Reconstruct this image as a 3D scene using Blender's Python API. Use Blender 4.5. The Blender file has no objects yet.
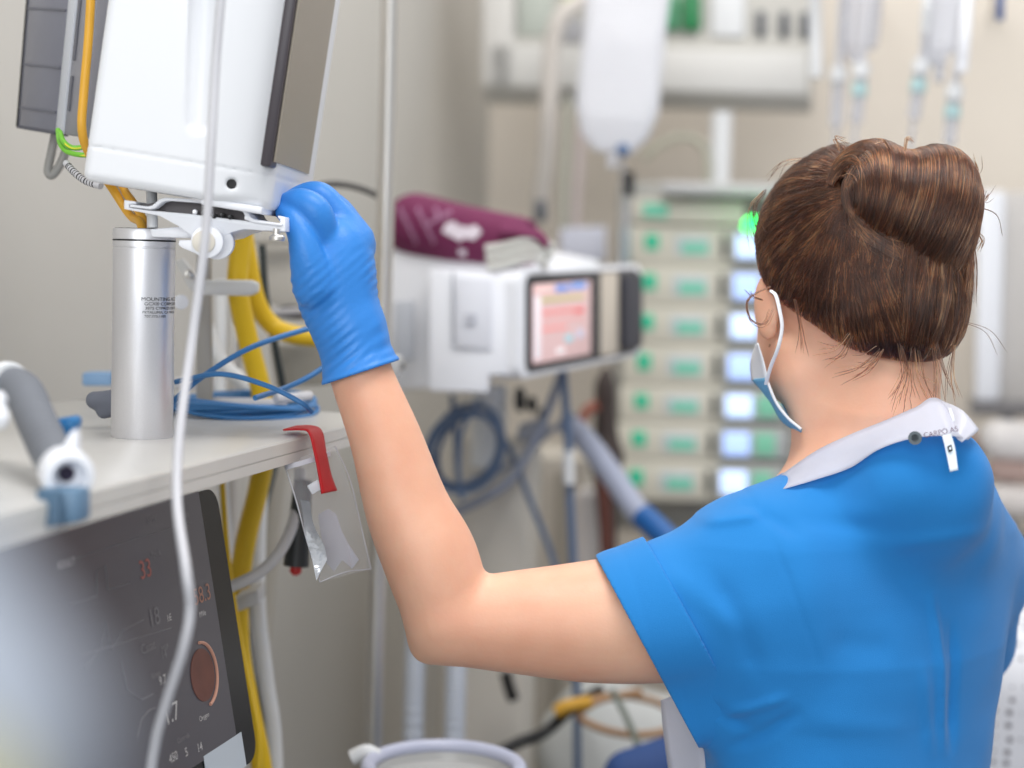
import bpy, bmesh, math, random
import numpy as np
import openvdb as vdb
from mathutils import Matrix, Vector

random.seed(7); rng = np.random.default_rng(7)
sc = bpy.context.scene
C = sc.collection
F = 1700.0
PITCH, ROLL = math.radians(4.2), math.radians(1.6)
CAM = Matrix.Translation((0, 0, 1.5)) @ Matrix.Rotation(math.pi/2 - PITCH, 4, 'X') @ Matrix.Rotation(ROLL, 4, 'Z')
CM = np.array(CAM)

# ------------------------------------------------------------------ helpers
def P(u, v, d):
    q = CM @ np.array([(u-512)/F*d, -(v-384)/F*d, -d, 1.0])
    return q[:3].copy()
def R(px, d): return px*d/F
CO = np.array([0, 0, 1.5])
def ray(u, v):
    r = P(u, v, 1.0)-CO
    return r
def on_plane(u, v, O, n):
    r = ray(u, v); t = np.dot(O-CO, n)/np.dot(r, n)
    return CO+r*t
def on_z(u, v, z): return on_plane(u, v, np.array([0, 0, z]), np.array([0, 0, 1.0]))
def nrm(a): return a/np.linalg.norm(a)
E1 = np.array([.247, .969, 0]); E1 /= np.linalg.norm(E1)
E2 = np.array([E1[1], -E1[0], 0]); UP = np.array([0, 0, 1.0])

def lin(c):
    return tuple(((x/255)/12.92 if x/255 <= .04045 else ((x/255+.055)/1.055)**2.4) for x in c)
_m = {}
def mat(name, rgb, rough=.5, metal=0, noise=0, nscale=30, bump=0, bscale=200, trans=0, alpha=1, emit=0, spec=.5, sss=0, coat=0, ecol=None, stretch=None):
    if name in _m: return _m[name]
    m = bpy.data.materials.new(name); m.use_nodes = True
    nt = m.node_tree; b = nt.nodes['Principled BSDF']
    c = lin(rgb)
    b.inputs['Base Color'].default_value = (*c, 1)
    b.inputs['Roughness'].default_value = rough
    b.inputs['Metallic'].default_value = metal
    b.inputs['Specular IOR Level'].default_value = spec
    if trans: b.inputs['Transmission Weight'].default_value = trans
    if alpha < 1: b.inputs['Alpha'].default_value = alpha
    if sss:
        b.inputs['Subsurface Weight'].default_value = sss
        b.inputs['Subsurface Radius'].default_value = (1, .35, .2)
        b.inputs['Subsurface Scale'].default_value = .008
    if coat: b.inputs['Coat Weight'].default_value = coat
    if emit:
        b.inputs['Emission Color'].default_value = (*lin(ecol or rgb), 1)
        b.inputs['Emission Strength'].default_value = emit
    tc = nt.nodes.new('ShaderNodeTexCoord')
    src = tc.outputs['Object']
    if stretch:
        mp = nt.nodes.new('ShaderNodeMapping'); mp.inputs['Scale'].default_value = stretch
        nt.links.new(src, mp.inputs['Vector']); src = mp.outputs['Vector']
    if noise:
        n = nt.nodes.new('ShaderNodeTexNoise'); n.inputs['Scale'].default_value = nscale; n.inputs['Detail'].default_value = 4
        nt.links.new(src, n.inputs['Vector'])
        mx = nt.nodes.new('ShaderNodeMix'); mx.data_type = 'RGBA'
        mx.inputs[6].default_value = (*[x*(1-noise) for x in c], 1)
        mx.inputs[7].default_value = (*[min(1, x*(1+noise)) for x in c], 1)
        nt.links.new(n.outputs['Fac'], mx.inputs[0]); nt.links.new(mx.outputs[2], b.inputs['Base Color'])
    if bump:
        n = nt.nodes.new('ShaderNodeTexNoise'); n.inputs['Scale'].default_value = bscale; n.inputs['Detail'].default_value = 3
        nt.links.new(src, n.inputs['Vector'])
        bp = nt.nodes.new('ShaderNodeBump'); bp.inputs['Strength'].default_value = bump; bp.inputs['Distance'].default_value = .002
        nt.links.new(n.outputs['Fac'], bp.inputs['Height']); nt.links.new(bp.outputs['Normal'], b.inputs['Normal'])
    _m[name] = m
    return m

def tag(o, label=None, cat=None, group=None, kind=None):
    if label: o['label'] = label
    if cat: o['category'] = cat
    if group: o['group'] = group
    if kind: o['kind'] = kind
    return o
def thing(name, label, cat, loc, group=None):
    o = bpy.data.objects.new(name, None); C.objects.link(o)
    o.empty_display_size = .02
    o.location = Vector(loc)
    return tag(o, label, cat, group)
def wloc(o):
    return o.location.copy() if o.parent is None else Vector((0, 0, 0))
def adopt(o, parent):
    if parent is None: return o
    o.parent = parent
    if parent.type == 'EMPTY' and parent.parent is None:
        o.matrix_parent_inverse = Matrix.Translation(-parent.location)
    return o
def link(name, me, m, parent=None, smooth=False):
    o = bpy.data.objects.new(name, me); C.objects.link(o)
    if m is not None: me.materials.append(m)
    if smooth: me.shade_smooth()
    return adopt(o, parent)
def mesh(name, V, Fs, m, parent=None, smooth=False):
    me = bpy.data.meshes.new(name)
    me.from_pydata([tuple(map(float, v)) for v in V], [], [tuple(int(i) for i in f) for f in Fs]); me.update()
    return link(name, me, m, parent, smooth)
def bmobj(name, bm, m, parent=None, smooth=False):
    bmesh.ops.recalc_face_normals(bm, faces=bm.faces[:])
    me = bpy.data.meshes.new(name); bm.to_mesh(me); bm.free()
    o = link(name, me, m, parent, smooth)
    return o
def smooth_by_angle(o, a=40):
    me = o.data
    me.shade_smooth()
    bm = bmesh.new(); bm.from_mesh(me)
    for e in bm.edges:
        if len(e.link_faces) == 2 and e.calc_face_angle(0) > math.radians(a): e.smooth = False
    bm.to_mesh(me); bm.free(); return o
def prism(name, pts, vec, m, parent=None, bevel=0, seg=2):
    pts = [np.array(p, float) for p in pts]; vec = np.array(vec, float)
    bm = bmesh.new()
    a = [bm.verts.new(p) for p in pts]; b = [bm.verts.new(p+vec) for p in pts]
    n = len(pts)
    bm.faces.new(a); bm.faces.new(b[::-1])
    for i in range(n): bm.faces.new((a[i], b[i], b[(i+1) % n], a[(i+1) % n]))
    bmesh.ops.recalc_face_normals(bm, faces=bm.faces[:])
    if bevel: bmesh.ops.bevel(bm, geom=bm.edges[:], offset=bevel, segments=seg, profile=.5, affect='EDGES', clamp_overlap=True)
    o = bmobj(name, bm, m, parent)
    if bevel: smooth_by_angle(o, 35)
    return o
def box(name, c, size, m, parent=None, bevel=0, ax=None, seg=2):
    """box centred at c, size along axes ax (three unit vectors)"""
    X, Y, Z = ax if ax is not None else (np.array([1., 0, 0]), np.array([0, 1., 0]), UP)
    c = np.array(c, float); sx, sy, sz = [s/2 for s in size]
    pts = [c+X*i*sx-Y*sy+Z*k*sz for i, k in ((-1, -1), (1, -1), (1, 1), (-1, 1))]
    return prism(name, pts, Y*size[1], m, parent, bevel, seg)
ROOM = (E2, E1, UP)
def spline(pts, n=10):
    pts = [np.array(p, float) for p in pts]
    if len(pts) == 2: return pts
    Q = [2*pts[0]-pts[1]]+pts+[2*pts[-1]-pts[-2]]
    out = []
    for i in range(1, len(Q)-2):
        p0, p1, p2, p3 = Q[i-1:i+3]
        for k in range(n):
            t = k/n
            out.append(.5*((2*p1)+(-p0+p2)*t+(2*p0-5*p1+4*p2-p3)*t*t+(-p0+3*p1-3*p2+p3)*t**3))
    out.append(pts[-1]); return out
def frames(path):
    T = [nrm(path[min(i+1, len(path)-1)]-path[max(i-1, 0)]) for i in range(len(path))]
    u = np.cross(T[0], [0, 0, 1.0])
    if np.linalg.norm(u) < .1: u = np.cross(T[0], [0, 1.0, 0])
    u = nrm(u); out = []
    for t in T:
        u = nrm(u-t*np.dot(u, t)); out.append((u, np.cross(t, u)))
    return out
def tube(name, pts, r, m, parent=None, seg=12, n=10, rad=None, flat=1.0, raw=False):
    path = [np.array(p, float) for p in pts] if raw else spline(pts, n)
    fr = frames(path); V = []; Fs = []
    for i, (p, (a, b)) in enumerate(zip(path, fr)):
        rr = r if rad is None else r*rad(i/(len(path)-1), i)
        for k in range(seg):
            an = 2*math.pi*k/seg
            V.append(p+a*math.cos(an)*rr+b*math.sin(an)*rr*flat)
    L = len(path)
    for i in range(L-1):
        for k in range(seg):
            Fs.append((i*seg+k, i*seg+(k+1) % seg, (i+1)*seg+(k+1) % seg, (i+1)*seg+k))
    Fs.append(tuple(range(seg))[::-1]); Fs.append(tuple((L-1)*seg+k for k in range(seg)))
    o = mesh(name, V, Fs, m, parent)
    return smooth_by_angle(o, 50)
def ribbon(name, A, B, m, parent=None, thick=.0008, n=8):
    """sheet between two polylines"""
    A = spline(A, n); B = spline(B, n); L = len(A); K = 6
    V = []; Fs = []
    for a, b in zip(A, B):
        for k in range(K+1): V.append(a+(b-a)*k/K)
    for i in range(L-1):
        for k in range(K):
            j = i*(K+1)+k; Fs.append((j, j+1, j+K+2, j+K+1))
    o = mesh(name, V, Fs, m, parent, True)
    s = o.modifiers.new('s', 'SOLIDIFY'); s.thickness = thick
    return o
def lathe(name, prof, base, axis, m, parent=None, seg=40, ang=35):
    """prof: list of (radius, height) along axis from base"""
    axis = nrm(np.array(axis, float)); u = np.cross(axis, [0, 1.0, .01]); u = nrm(u); w = np.cross(axis, u)
    V = []; Fs = []; L = len(prof)
    for r, h in prof:
        for k in range(seg):
            a = 2*math.pi*k/seg
            V.append(np.array(base)+axis*h+(u*math.cos(a)+w*math.sin(a))*max(r, 1e-5))
    for i in range(L-1):
        for k in range(seg):
            Fs.append((i*seg+k, i*seg+(k+1) % seg, (i+1)*seg+(k+1) % seg, (i+1)*seg+k))
    Fs.append(tuple(range(seg))[::-1]); Fs.append(tuple((L-1)*seg+k for k in range(seg)))
    bm = bmesh.new(); me = bpy.data.meshes.new('t')
    me.from_pydata([tuple(v) for v in V], [], Fs); bm.from_mesh(me)
    return smooth_by_angle(bmobj(name, bm, m, parent), ang)
def cyl(name, a, b, r, m, parent=None, seg=28, bev=.0):
    a = np.array(a, float); b = np.array(b, float); h = np.linalg.norm(b-a)
    bev = min(bev, r*.4, h*.4)
    prof = [(r, 0), (r, h)] if not bev else [(r-bev, 0), (r-bev*.3, bev*.3), (r, bev), (r, h-bev), (r-bev*.3, h-bev*.3), (r-bev, h)]
    return lathe(name, prof, a, b-a, m, parent, seg)
def text_mesh(s, size, align='LEFT', extrude=0.0):
    cu = bpy.data.curves.new('txt', 'FONT'); cu.body = s; cu.size = size; cu.align_x = align; cu.extrude = extrude
    o = bpy.data.objects.new('txt', cu); C.objects.link(o)
    dg = bpy.context.evaluated_depsgraph_get()
    me = bpy.data.meshes.new_from_object(o.evaluated_get(dg))
    bpy.data.objects.remove(o); bpy.data.curves.remove(cu)
    return me
def text(name, s, size, o, x, y, m, parent=None, align='LEFT', sx=1.0):
    me = text_mesh(s, size, align)
    for v in me.vertices:
        q = o+x*v.co.x*sx+y*v.co.y; v.co = Vector(q)
    me.materials.clear()
    return link(name, me, m, parent)
class Quad:
    """bilinear patch: corners TL TR BR BL; .at(s,t,off) ; s to the right, t downward"""
    def __init__(s, tl, tr, br, bl, toward=None):
        s.c = [np.array(x, float) for x in (tl, tr, br, bl)]
        s.n = nrm(np.cross(s.c[1]-s.c[0], s.c[0]-s.c[3]))
        tw = CO if toward is None else toward
        if np.dot(s.n, tw-s.c[0]) < 0: s.n = -s.n
    def at(s, a, b, off=0):
        tl, tr, br, bl = s.c
        return (tl*(1-a)+tr*a)*(1-b)+(bl*(1-a)+br*a)*b+s.n*off
    def slab(s, name, a0, a1, b0, b1, off, th, m, parent, bevel=0, seg=2):
        return prism(name, [s.at(a0, b0, off), s.at(a1, b0, off), s.at(a1, b1, off), s.at(a0, b1, off)], s.n*th, m, parent, bevel, seg)
    def text(s, name, st, size, a, b, off, m, parent, align='LEFT', sx=1.0):
        x = nrm(s.c[1]-s.c[0]); y = nrm(s.c[0]-s.c[3])
        return text(name, st, size, s.at(a, b, off), x, y, m, parent, align, sx)
    def line(s, name, pts, r, m, parent, off=.0012):
        return tube(name, [s.at(a, b, off) for a, b in pts], r, m, parent, seg=5, raw=True)

# ---- signed distance shapes, meshed as one continuous surface
def cap(p, a, b, ra, rb):
    ba = b-a; pa = p-a
    h = np.clip(pa@ba/max(ba@ba, 1e-9), 0, 1)
    return np.linalg.norm(pa-h[:, None]*ba, axis=1)-(ra+(rb-ra)*h)
def ell(p, c, r, ax=None):
    q = p-c
    if ax is not None: q = q@np.array(ax).T
    r = np.array(r)
    k0 = np.linalg.norm(q/r, axis=1); k1 = np.linalg.norm(q/(r*r), axis=1)
    return k0*(k0-1)/np.maximum(k1, 1e-6)
def rbox(p, c, h, r, ax):
    q = np.abs((p-c)@np.array(ax).T)-(np.array(h)-r)
    return np.linalg.norm(np.maximum(q, 0), axis=1)+np.minimum(q.max(axis=1), 0)-r
def smin(a, b, k):
    h = np.maximum(k-np.abs(a-b), 0)/k
    return np.minimum(a, b)-h*h*k*.25
def smax(a, b, k): return -smin(-a, -b, k)
def chain(p, pts, k=.006, grow=0.0):
    w = [(P(u, v, d), R(r, d)+grow) for u, v, d, r in pts]
    f = None
    for (a, ra), (b, rb) in zip(w[:-1], w[1:]):
        g = cap(p, a, b, ra, rb); f = g if f is None else smin(f, g, k)
    return f
def stack(p, secs, yaw):
    """secs: (z, cx, cy, a, b) sorted upward; ellipse sections in a frame turned by yaw"""
    z = np.array([s[0] for s in secs])
    it = lambda i: np.interp(p[:, 2], z, [s[i] for s in secs])
    cx, cy, a, b = it(1), it(2), it(3), it(4)
    dx, dy = p[:, 0]-cx, p[:, 1]-cy
    c, s_ = math.cos(yaw), math.sin(yaw)
    x = dx*c+dy*s_; y = -dx*s_+dy*c
    k0 = np.sqrt((x/a)**2+(y/b)**2); k1 = np.sqrt((x/a**2)**2+(y/b**2)**2)
    f = k0*(k0-1)/np.maximum(k1, 1e-6)
    return np.maximum(f, np.maximum(z[0]-p[:, 2], p[:, 2]-z[-1]))
def sdf_mesh(name, fn, lo, hi, vox, m, parent=None, keep=False):
    lo = np.array(lo); B = 16
    nb = np.ceil((np.array(hi)-lo)/vox/B).astype(int); n = nb*B
    cx = [lo[i]+(np.arange(nb[i])*B+B/2-.5)*vox for i in range(3)]
    G = np.stack(np.meshgrid(*cx, indexing='ij'), -1).reshape(-1, 3)
    f = fn(G); arr = np.where(f > 0, 1.0, -1.0).reshape(nb)
    out = np.repeat(np.repeat(np.repeat(arr, B, 0), B, 1), B, 2).astype(np.float32)
    near = np.argwhere(np.abs(f.reshape(nb)) < B*vox*1.25)
    o = np.arange(B)
    loc = np.stack(np.meshgrid(o, o, o, indexing='ij'), -1).reshape(-1, 3)
    for s in range(0, len(near), 40):
        ch = near[s:s+40]
        idx = (ch[:, None, :]*B+loc[None]).reshape(-1, 3)
        val = fn(lo+idx*vox).astype(np.float32)
        out[idx[:, 0], idx[:, 1], idx[:, 2]] = val
    g = vdb.FloatGrid(1.0); g.copyFromArray(out)
    pts, tri, quad = g.convertToPolygons(0.0, 0.0)
    V = pts*vox+lo
    me = bpy.data.meshes.new(name)
    nq, ntri = len(quad), len(tri)
    me.vertices.add(len(V)); me.vertices.foreach_set('co', V.astype(np.float32).ravel())
    me.loops.add(nq*4+ntri*3); me.polygons.add(nq+ntri)
    me.loops.foreach_set('vertex_index', np.concatenate([quad.ravel(), tri.ravel()]).astype(np.int32))
    me.polygons.foreach_set('loop_start', np.concatenate([np.arange(nq)*4, nq*4+np.arange(ntri)*3]).astype(np.int32))
    me.update(calc_edges=True); me.validate()
    return link(name, me, m, parent, True)
def wob(p, f, seed=0):
    """cheap smooth pseudo-noise, about -1..1"""
    r = np.random.default_rng(seed); s = np.zeros(len(p))
    for _ in range(5):
        k = nrm(r.normal(size=3))*f*r.uniform(.6, 1.5); s += np.sin(p@k+r.uniform(0, 6.28))
    return s/3

# ------------------------------------------------------------------ materials
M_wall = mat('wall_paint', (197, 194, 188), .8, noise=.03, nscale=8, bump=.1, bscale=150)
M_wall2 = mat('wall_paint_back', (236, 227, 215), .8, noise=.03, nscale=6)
M_floor = mat('floor_vinyl', (150, 150, 148), .4, noise=.08, nscale=20)
M_white = mat('white_plastic', (240, 242, 248), .35, bump=.03, bscale=500)
M_white2 = mat('off_white_plastic', (222, 224, 226), .4, bump=.03, bscale=400)
M_grey = mat('light_grey_plastic', (194, 194, 194), .45, noise=.03, nscale=40)
M_dgrey = mat('dark_grey_plastic', (74, 78, 86), .45, noise=.1, nscale=30)
M_black = mat('black_plastic', (14, 14, 16), .3)
M_shelf = mat('shelf_laminate', (196, 194, 190), .32, noise=.02, nscale=60, bump=.04, bscale=600)
M_shelfedge = mat('shelf_edging', (208, 206, 200), .4, noise=.02)
M_alu = mat('brushed_aluminium', (226, 226, 230), .4, metal=.85, noise=.04, nscale=900, bump=.05, bscale=1500)
M_steel = mat('polished_steel', (214, 211, 206), .34, metal=1, noise=.03, nscale=60)
M_yellow = mat('yellow_hose', (226, 186, 22), .45, noise=.06, nscale=25)
M_yellow2 = mat('amber_cable', (224, 168, 52), .45, noise=.05)
M_blue = mat('blue_cable', (58, 120, 178), .4, noise=.06, nscale=60)
M_bluegrey = mat('slate_blue_cable', (88, 108, 138), .45, noise=.06)
M_wcable = mat('white_cable', (198, 198, 203), .4, noise=.03)
M_gcable = mat('grey_cable', (150, 149, 146), .5, noise=.05)
M_red = mat('red_strap', (196, 22, 30), .55, noise=.08, nscale=200, bump=.2, bscale=900)
M_ink = mat('black_print', (38, 38, 42), .6)
M_hose = mat('grey_corrugated_hose', (112, 116, 124), .55, noise=.08, nscale=60)
M_clearh = mat('pale_corrugated_hose', (200, 206, 216), .4, noise=.05)
M_skin = None
def skin_material():
    m = bpy.data.materials.new('skin'); m.use_nodes = True; nt = m.node_tree; b = nt.nodes['Principled BSDF']
    tc = nt.nodes.new('ShaderNodeTexCoord')
    n = nt.nodes.new('ShaderNodeTexNoise'); n.inputs['Scale'].default_value = 14; n.inputs['Detail'].default_value = 5
    r = nt.nodes.new('ShaderNodeValToRGB')
    r.color_ramp.elements[0].position = .3; r.color_ramp.elements[0].color = (*lin((226, 166, 137)), 1)
    r.color_ramp.elements[1].position = .7; r.color_ramp.elements[1].color = (*lin((239, 190, 161)), 1)
    nt.links.new(tc.outputs['Object'], n.inputs['Vector']); nt.links.new(n.outputs['Fac'], r.inputs[0])
    # a few small moles
    v = nt.nodes.new('ShaderNodeTexVoronoi'); v.inputs['Scale'].default_value = 16
    nt.links.new(tc.outputs['Object'], v.inputs['Vector'])
    mr = nt.nodes.new('ShaderNodeMapRange'); mr.inputs['From Min'].default_value = .018; mr.inputs['From Max'].default_value = .035
    nt.links.new(v.outputs['Distance'], mr.inputs['Value'])
    mx = nt.nodes.new('ShaderNodeMix'); mx.data_type = 'RGBA'
    mx.inputs[6].default_value = (*lin((120, 70, 50)), 1)
    nt.links.new(mr.outputs[0], mx.inputs[0]); nt.links.new(r.outputs[0], mx.inputs[7])
    nt.links.new(mx.outputs[2], b.inputs['Base Color'])
    b.inputs['Roughness'].default_value = .5
    b.inputs['Subsurface Weight'].default_value = .25; b.inputs['Subsurface Radius'].default_value = (1, .35, .2); b.inputs['Subsurface Scale'].default_value = .006
    n2 = nt.nodes.new('ShaderNodeTexNoise'); n2.inputs['Scale'].default_value = 420
    nt.links.new(tc.outputs['Object'], n2.inputs['Vector'])
    bp = nt.nodes.new('ShaderNodeBump'); bp.inputs['Strength'].default_value = .12; bp.inputs['Distance'].default_value = .001
    nt.links.new(n2.outputs['Fac'], bp.inputs['Height']); nt.links.new(bp.outputs['Normal'], b.inputs['Normal'])
    return m
M_skin = skin_material()
def cloth_material(name, rgb):
    m = mat(name, rgb, .85, noise=.07, nscale=12, bump=.25, bscale=1400, spec=.2)
    m.node_tree.nodes['Principled BSDF'].inputs['Sheen Weight'].default_value = .15
    return m
M_scrub = cloth_material('scrub_cotton', (40, 132, 206))
M_scrub_d = cloth_material('scrub_trousers', (22, 112, 190))
M_glove = mat('nitrile_glove', (52, 132, 214), .42, noise=.06, nscale=40, bump=.12, bscale=300, spec=.4)
def sheet_material(name, rgb, rough=.3, transl=.5, alpha=.9, bump=.3, bscale=60):
    m = bpy.data.materials.new(name); m.use_nodes = True; nt = m.node_tree
    b = nt.nodes['Principled BSDF']; b.inputs['Base Color'].default_value = (*lin(rgb), 1)
    b.inputs['Roughness'].default_value = rough; b.inputs['Alpha'].default_value = alpha
    t = nt.nodes.new('ShaderNodeBsdfTranslucent'); t.inputs['Color'].default_value = (*lin(rgb), 1)
    mx = nt.nodes.new('ShaderNodeMixShader'); mx.inputs[0].default_value = transl
    n = nt.nodes.new('ShaderNodeTexNoise'); n.inputs['Scale'].default_value = bscale; n.inputs['Detail'].default_value = 3
    tc = nt.nodes.new('ShaderNodeTexCoord'); nt.links.new(tc.outputs['Object'], n.inputs['Vector'])
    bp = nt.nodes.new('ShaderNodeBump'); bp.inputs['Strength'].default_value = bump; bp.inputs['Distance'].default_value = .004
    nt.links.new(n.outputs['Fac'], bp.inputs['Height']); nt.links.new(bp.outputs['Normal'], b.inputs['Normal'])
    tr = nt.nodes.new('ShaderNodeBsdfTransparent'); mx2 = nt.nodes.new('ShaderNodeMixShader'); mx2.inputs[0].default_value = alpha
    b.inputs['Alpha'].default_value = 1
    nt.links.new(b.outputs[0], mx.inputs[1]); nt.links.new(t.outputs[0], mx.inputs[2])
    nt.links.new(tr.outputs[0], mx2.inputs[1]); nt.links.new(mx.outputs[0], mx2.inputs[2])
    nt.links.new(mx2.outputs[0], nt.nodes['Material Output'].inputs['Surface'])
    return m
M_apron = sheet_material('apron_film', (240, 240, 247), .3, .4, .86)
M_bag = sheet_material('clear_bag_film', (232, 234, 238), .1, .15, .26, bump=.9, bscale=45)
M_ivbag = sheet_material('iv_bag_film', (246, 247, 252), .3, .5, .95)
M_ivclear = sheet_material('iv_clear_film', (214, 216, 226), .15, .3, .5)
M_mask_w = mat('mask_white', (236, 238, 242), .8, bump=.2, bscale=500)
M_mask_b = mat('mask_blue', (120, 190, 232), .8, bump=.2, bscale=500)

# ------------------------------------------------------------------ room
CORNER = P(486, 260, 3.75); CORNER[2] = 0
def struct(o): o['kind'] = 'structure'; return o
H = 2.9
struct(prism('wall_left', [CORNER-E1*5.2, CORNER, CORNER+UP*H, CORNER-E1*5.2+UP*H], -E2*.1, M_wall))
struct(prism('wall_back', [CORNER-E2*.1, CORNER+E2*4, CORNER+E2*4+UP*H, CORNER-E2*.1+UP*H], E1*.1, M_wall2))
fl = [CORNER-E1*5.2-E2*.1, CORNER-E1*5.2+E2*4, CORNER+E2*4, CORNER-E2*.1]
struct(prism('floor', [np.array([p[0], p[1], -.05]) for p in fl], UP*.05, M_floor))
struct(prism('baseboard_left', [CORNER-E1*5.2, CORNER-E1*.002, CORNER-E1*.002+UP*.1, CORNER-E1*5.2+UP*.1], E2*.012, M_grey))
struct(prism('baseboard_back', [CORNER+E2*.014, CORNER+E2*4, CORNER+E2*4+UP*.1, CORNER+E2*.014+UP*.1], -E1*.012, M_grey))
# ------------------------------------------------------------------ the nurse
YAW = math.radians(33)
HY = math.radians(14)
HC = P(850, 285, 1.56)                       # head centre
hf = nrm(np.array([-math.sin(HY), math.cos(HY), -.22]))
hr = nrm(np.cross(hf, UP)); hu = np.cross(hr, hf)
HAX = np.array([hr, hf, hu])
def hp(x, y, z): return HC+hr*x+hf*y+hu*z   # head frame: x her right, y to the face, z up

ARM = [(770, 585, 1.475, 66), (690, 612, 1.47, 66), (600, 621, 1.465, 61), (520, 622, 1.46, 51), (470, 622, 1.455, 44), (449, 620, 1.455, 42)]
FORE = [(449, 616, 1.455, 43), (431, 560, 1.455, 47), (408, 510, 1.455, 42), (386, 440, 1.455, 35.5), (363, 380, 1.455, 31), (358, 358, 1.455, 30), (352, 335, 1.455, 29.5)]
PALM = [(352, 335, 1.455, 32), (338, 300, 1.455, 39), (334, 270, 1.455, 41), (334, 250, 1.455, 37)]
THUMB = [(316, 285, 1.43, 24), (307, 257, 1.42, 17), (302, 238, 1.418, 13.5), (293, 220, 1.42, 10.5), (283, 212, 1.425, 8)]
INDEX = [(322, 240, 1.435, 17), (316, 214, 1.425, 16.5), (303, 203, 1.425, 14), (290, 203, 1.43, 11), (283, 208, 1.435, 8)]
MIDDLE = [(350, 242, 1.46, 25), (331, 213, 1.455, 19), (318, 197, 1.452, 15), (300, 198, 1.455, 12), (286, 206, 1.46, 9)]
RING = [(352, 246, 1.48, 24), (334, 214, 1.482, 19), (318, 204, 1.482, 15), (300, 208, 1.482, 12), (290, 216, 1.485, 9)]
LITTLE = [(352, 258, 1.50, 21), (336, 228, 1.505, 16), (320, 220, 1.507, 12), (305, 223, 1.507, 10), (297, 230, 1.507, 8)]
def fine(c): return [tuple(x) for x in spline(c, 5)]
def hand_sdf(p, g):
    f = chain(p, fine(PALM), .002, g)
    for ch, k in ((MIDDLE, .004), (RING, .004), (LITTLE, .004), (INDEX, .0035), (THUMB, .004)):
        f = smin(f, chain(p, fine(ch), .0015, g), k)
    return f
RSH, REL, RWR = P(950, 560, 1.66), P(930, 715, 1.80), P(840, 760, 1.92)
def right_hand(p):
    d = nrm(RWR-REL); s = nrm(np.cross(d, UP)); up = np.cross(s, d)
    f = cap(p, RWR, RWR+d*.07, .024, .034)
    for i, (o, L) in enumerate(((-.03, .05), (-.01, .062), (.01, .066), (.03, .06))):
        a = RWR+d*.085+s*o*.9; b = a+d*L*.55-up*.008; c = b+d*L*.4-up*.02
        f = smin(f, np.minimum(cap(p, a, b, .0095, .0085), cap(p, b, c, .0085, .007)), .006)
    a = RWR+d*.03+s*.03; b = a+d*.035+s*.025; c = b+d*.03
    return smin(f, np.minimum(cap(p, a, b, .012, .010), cap(p, b, c, .010, .008)), .008)
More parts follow.
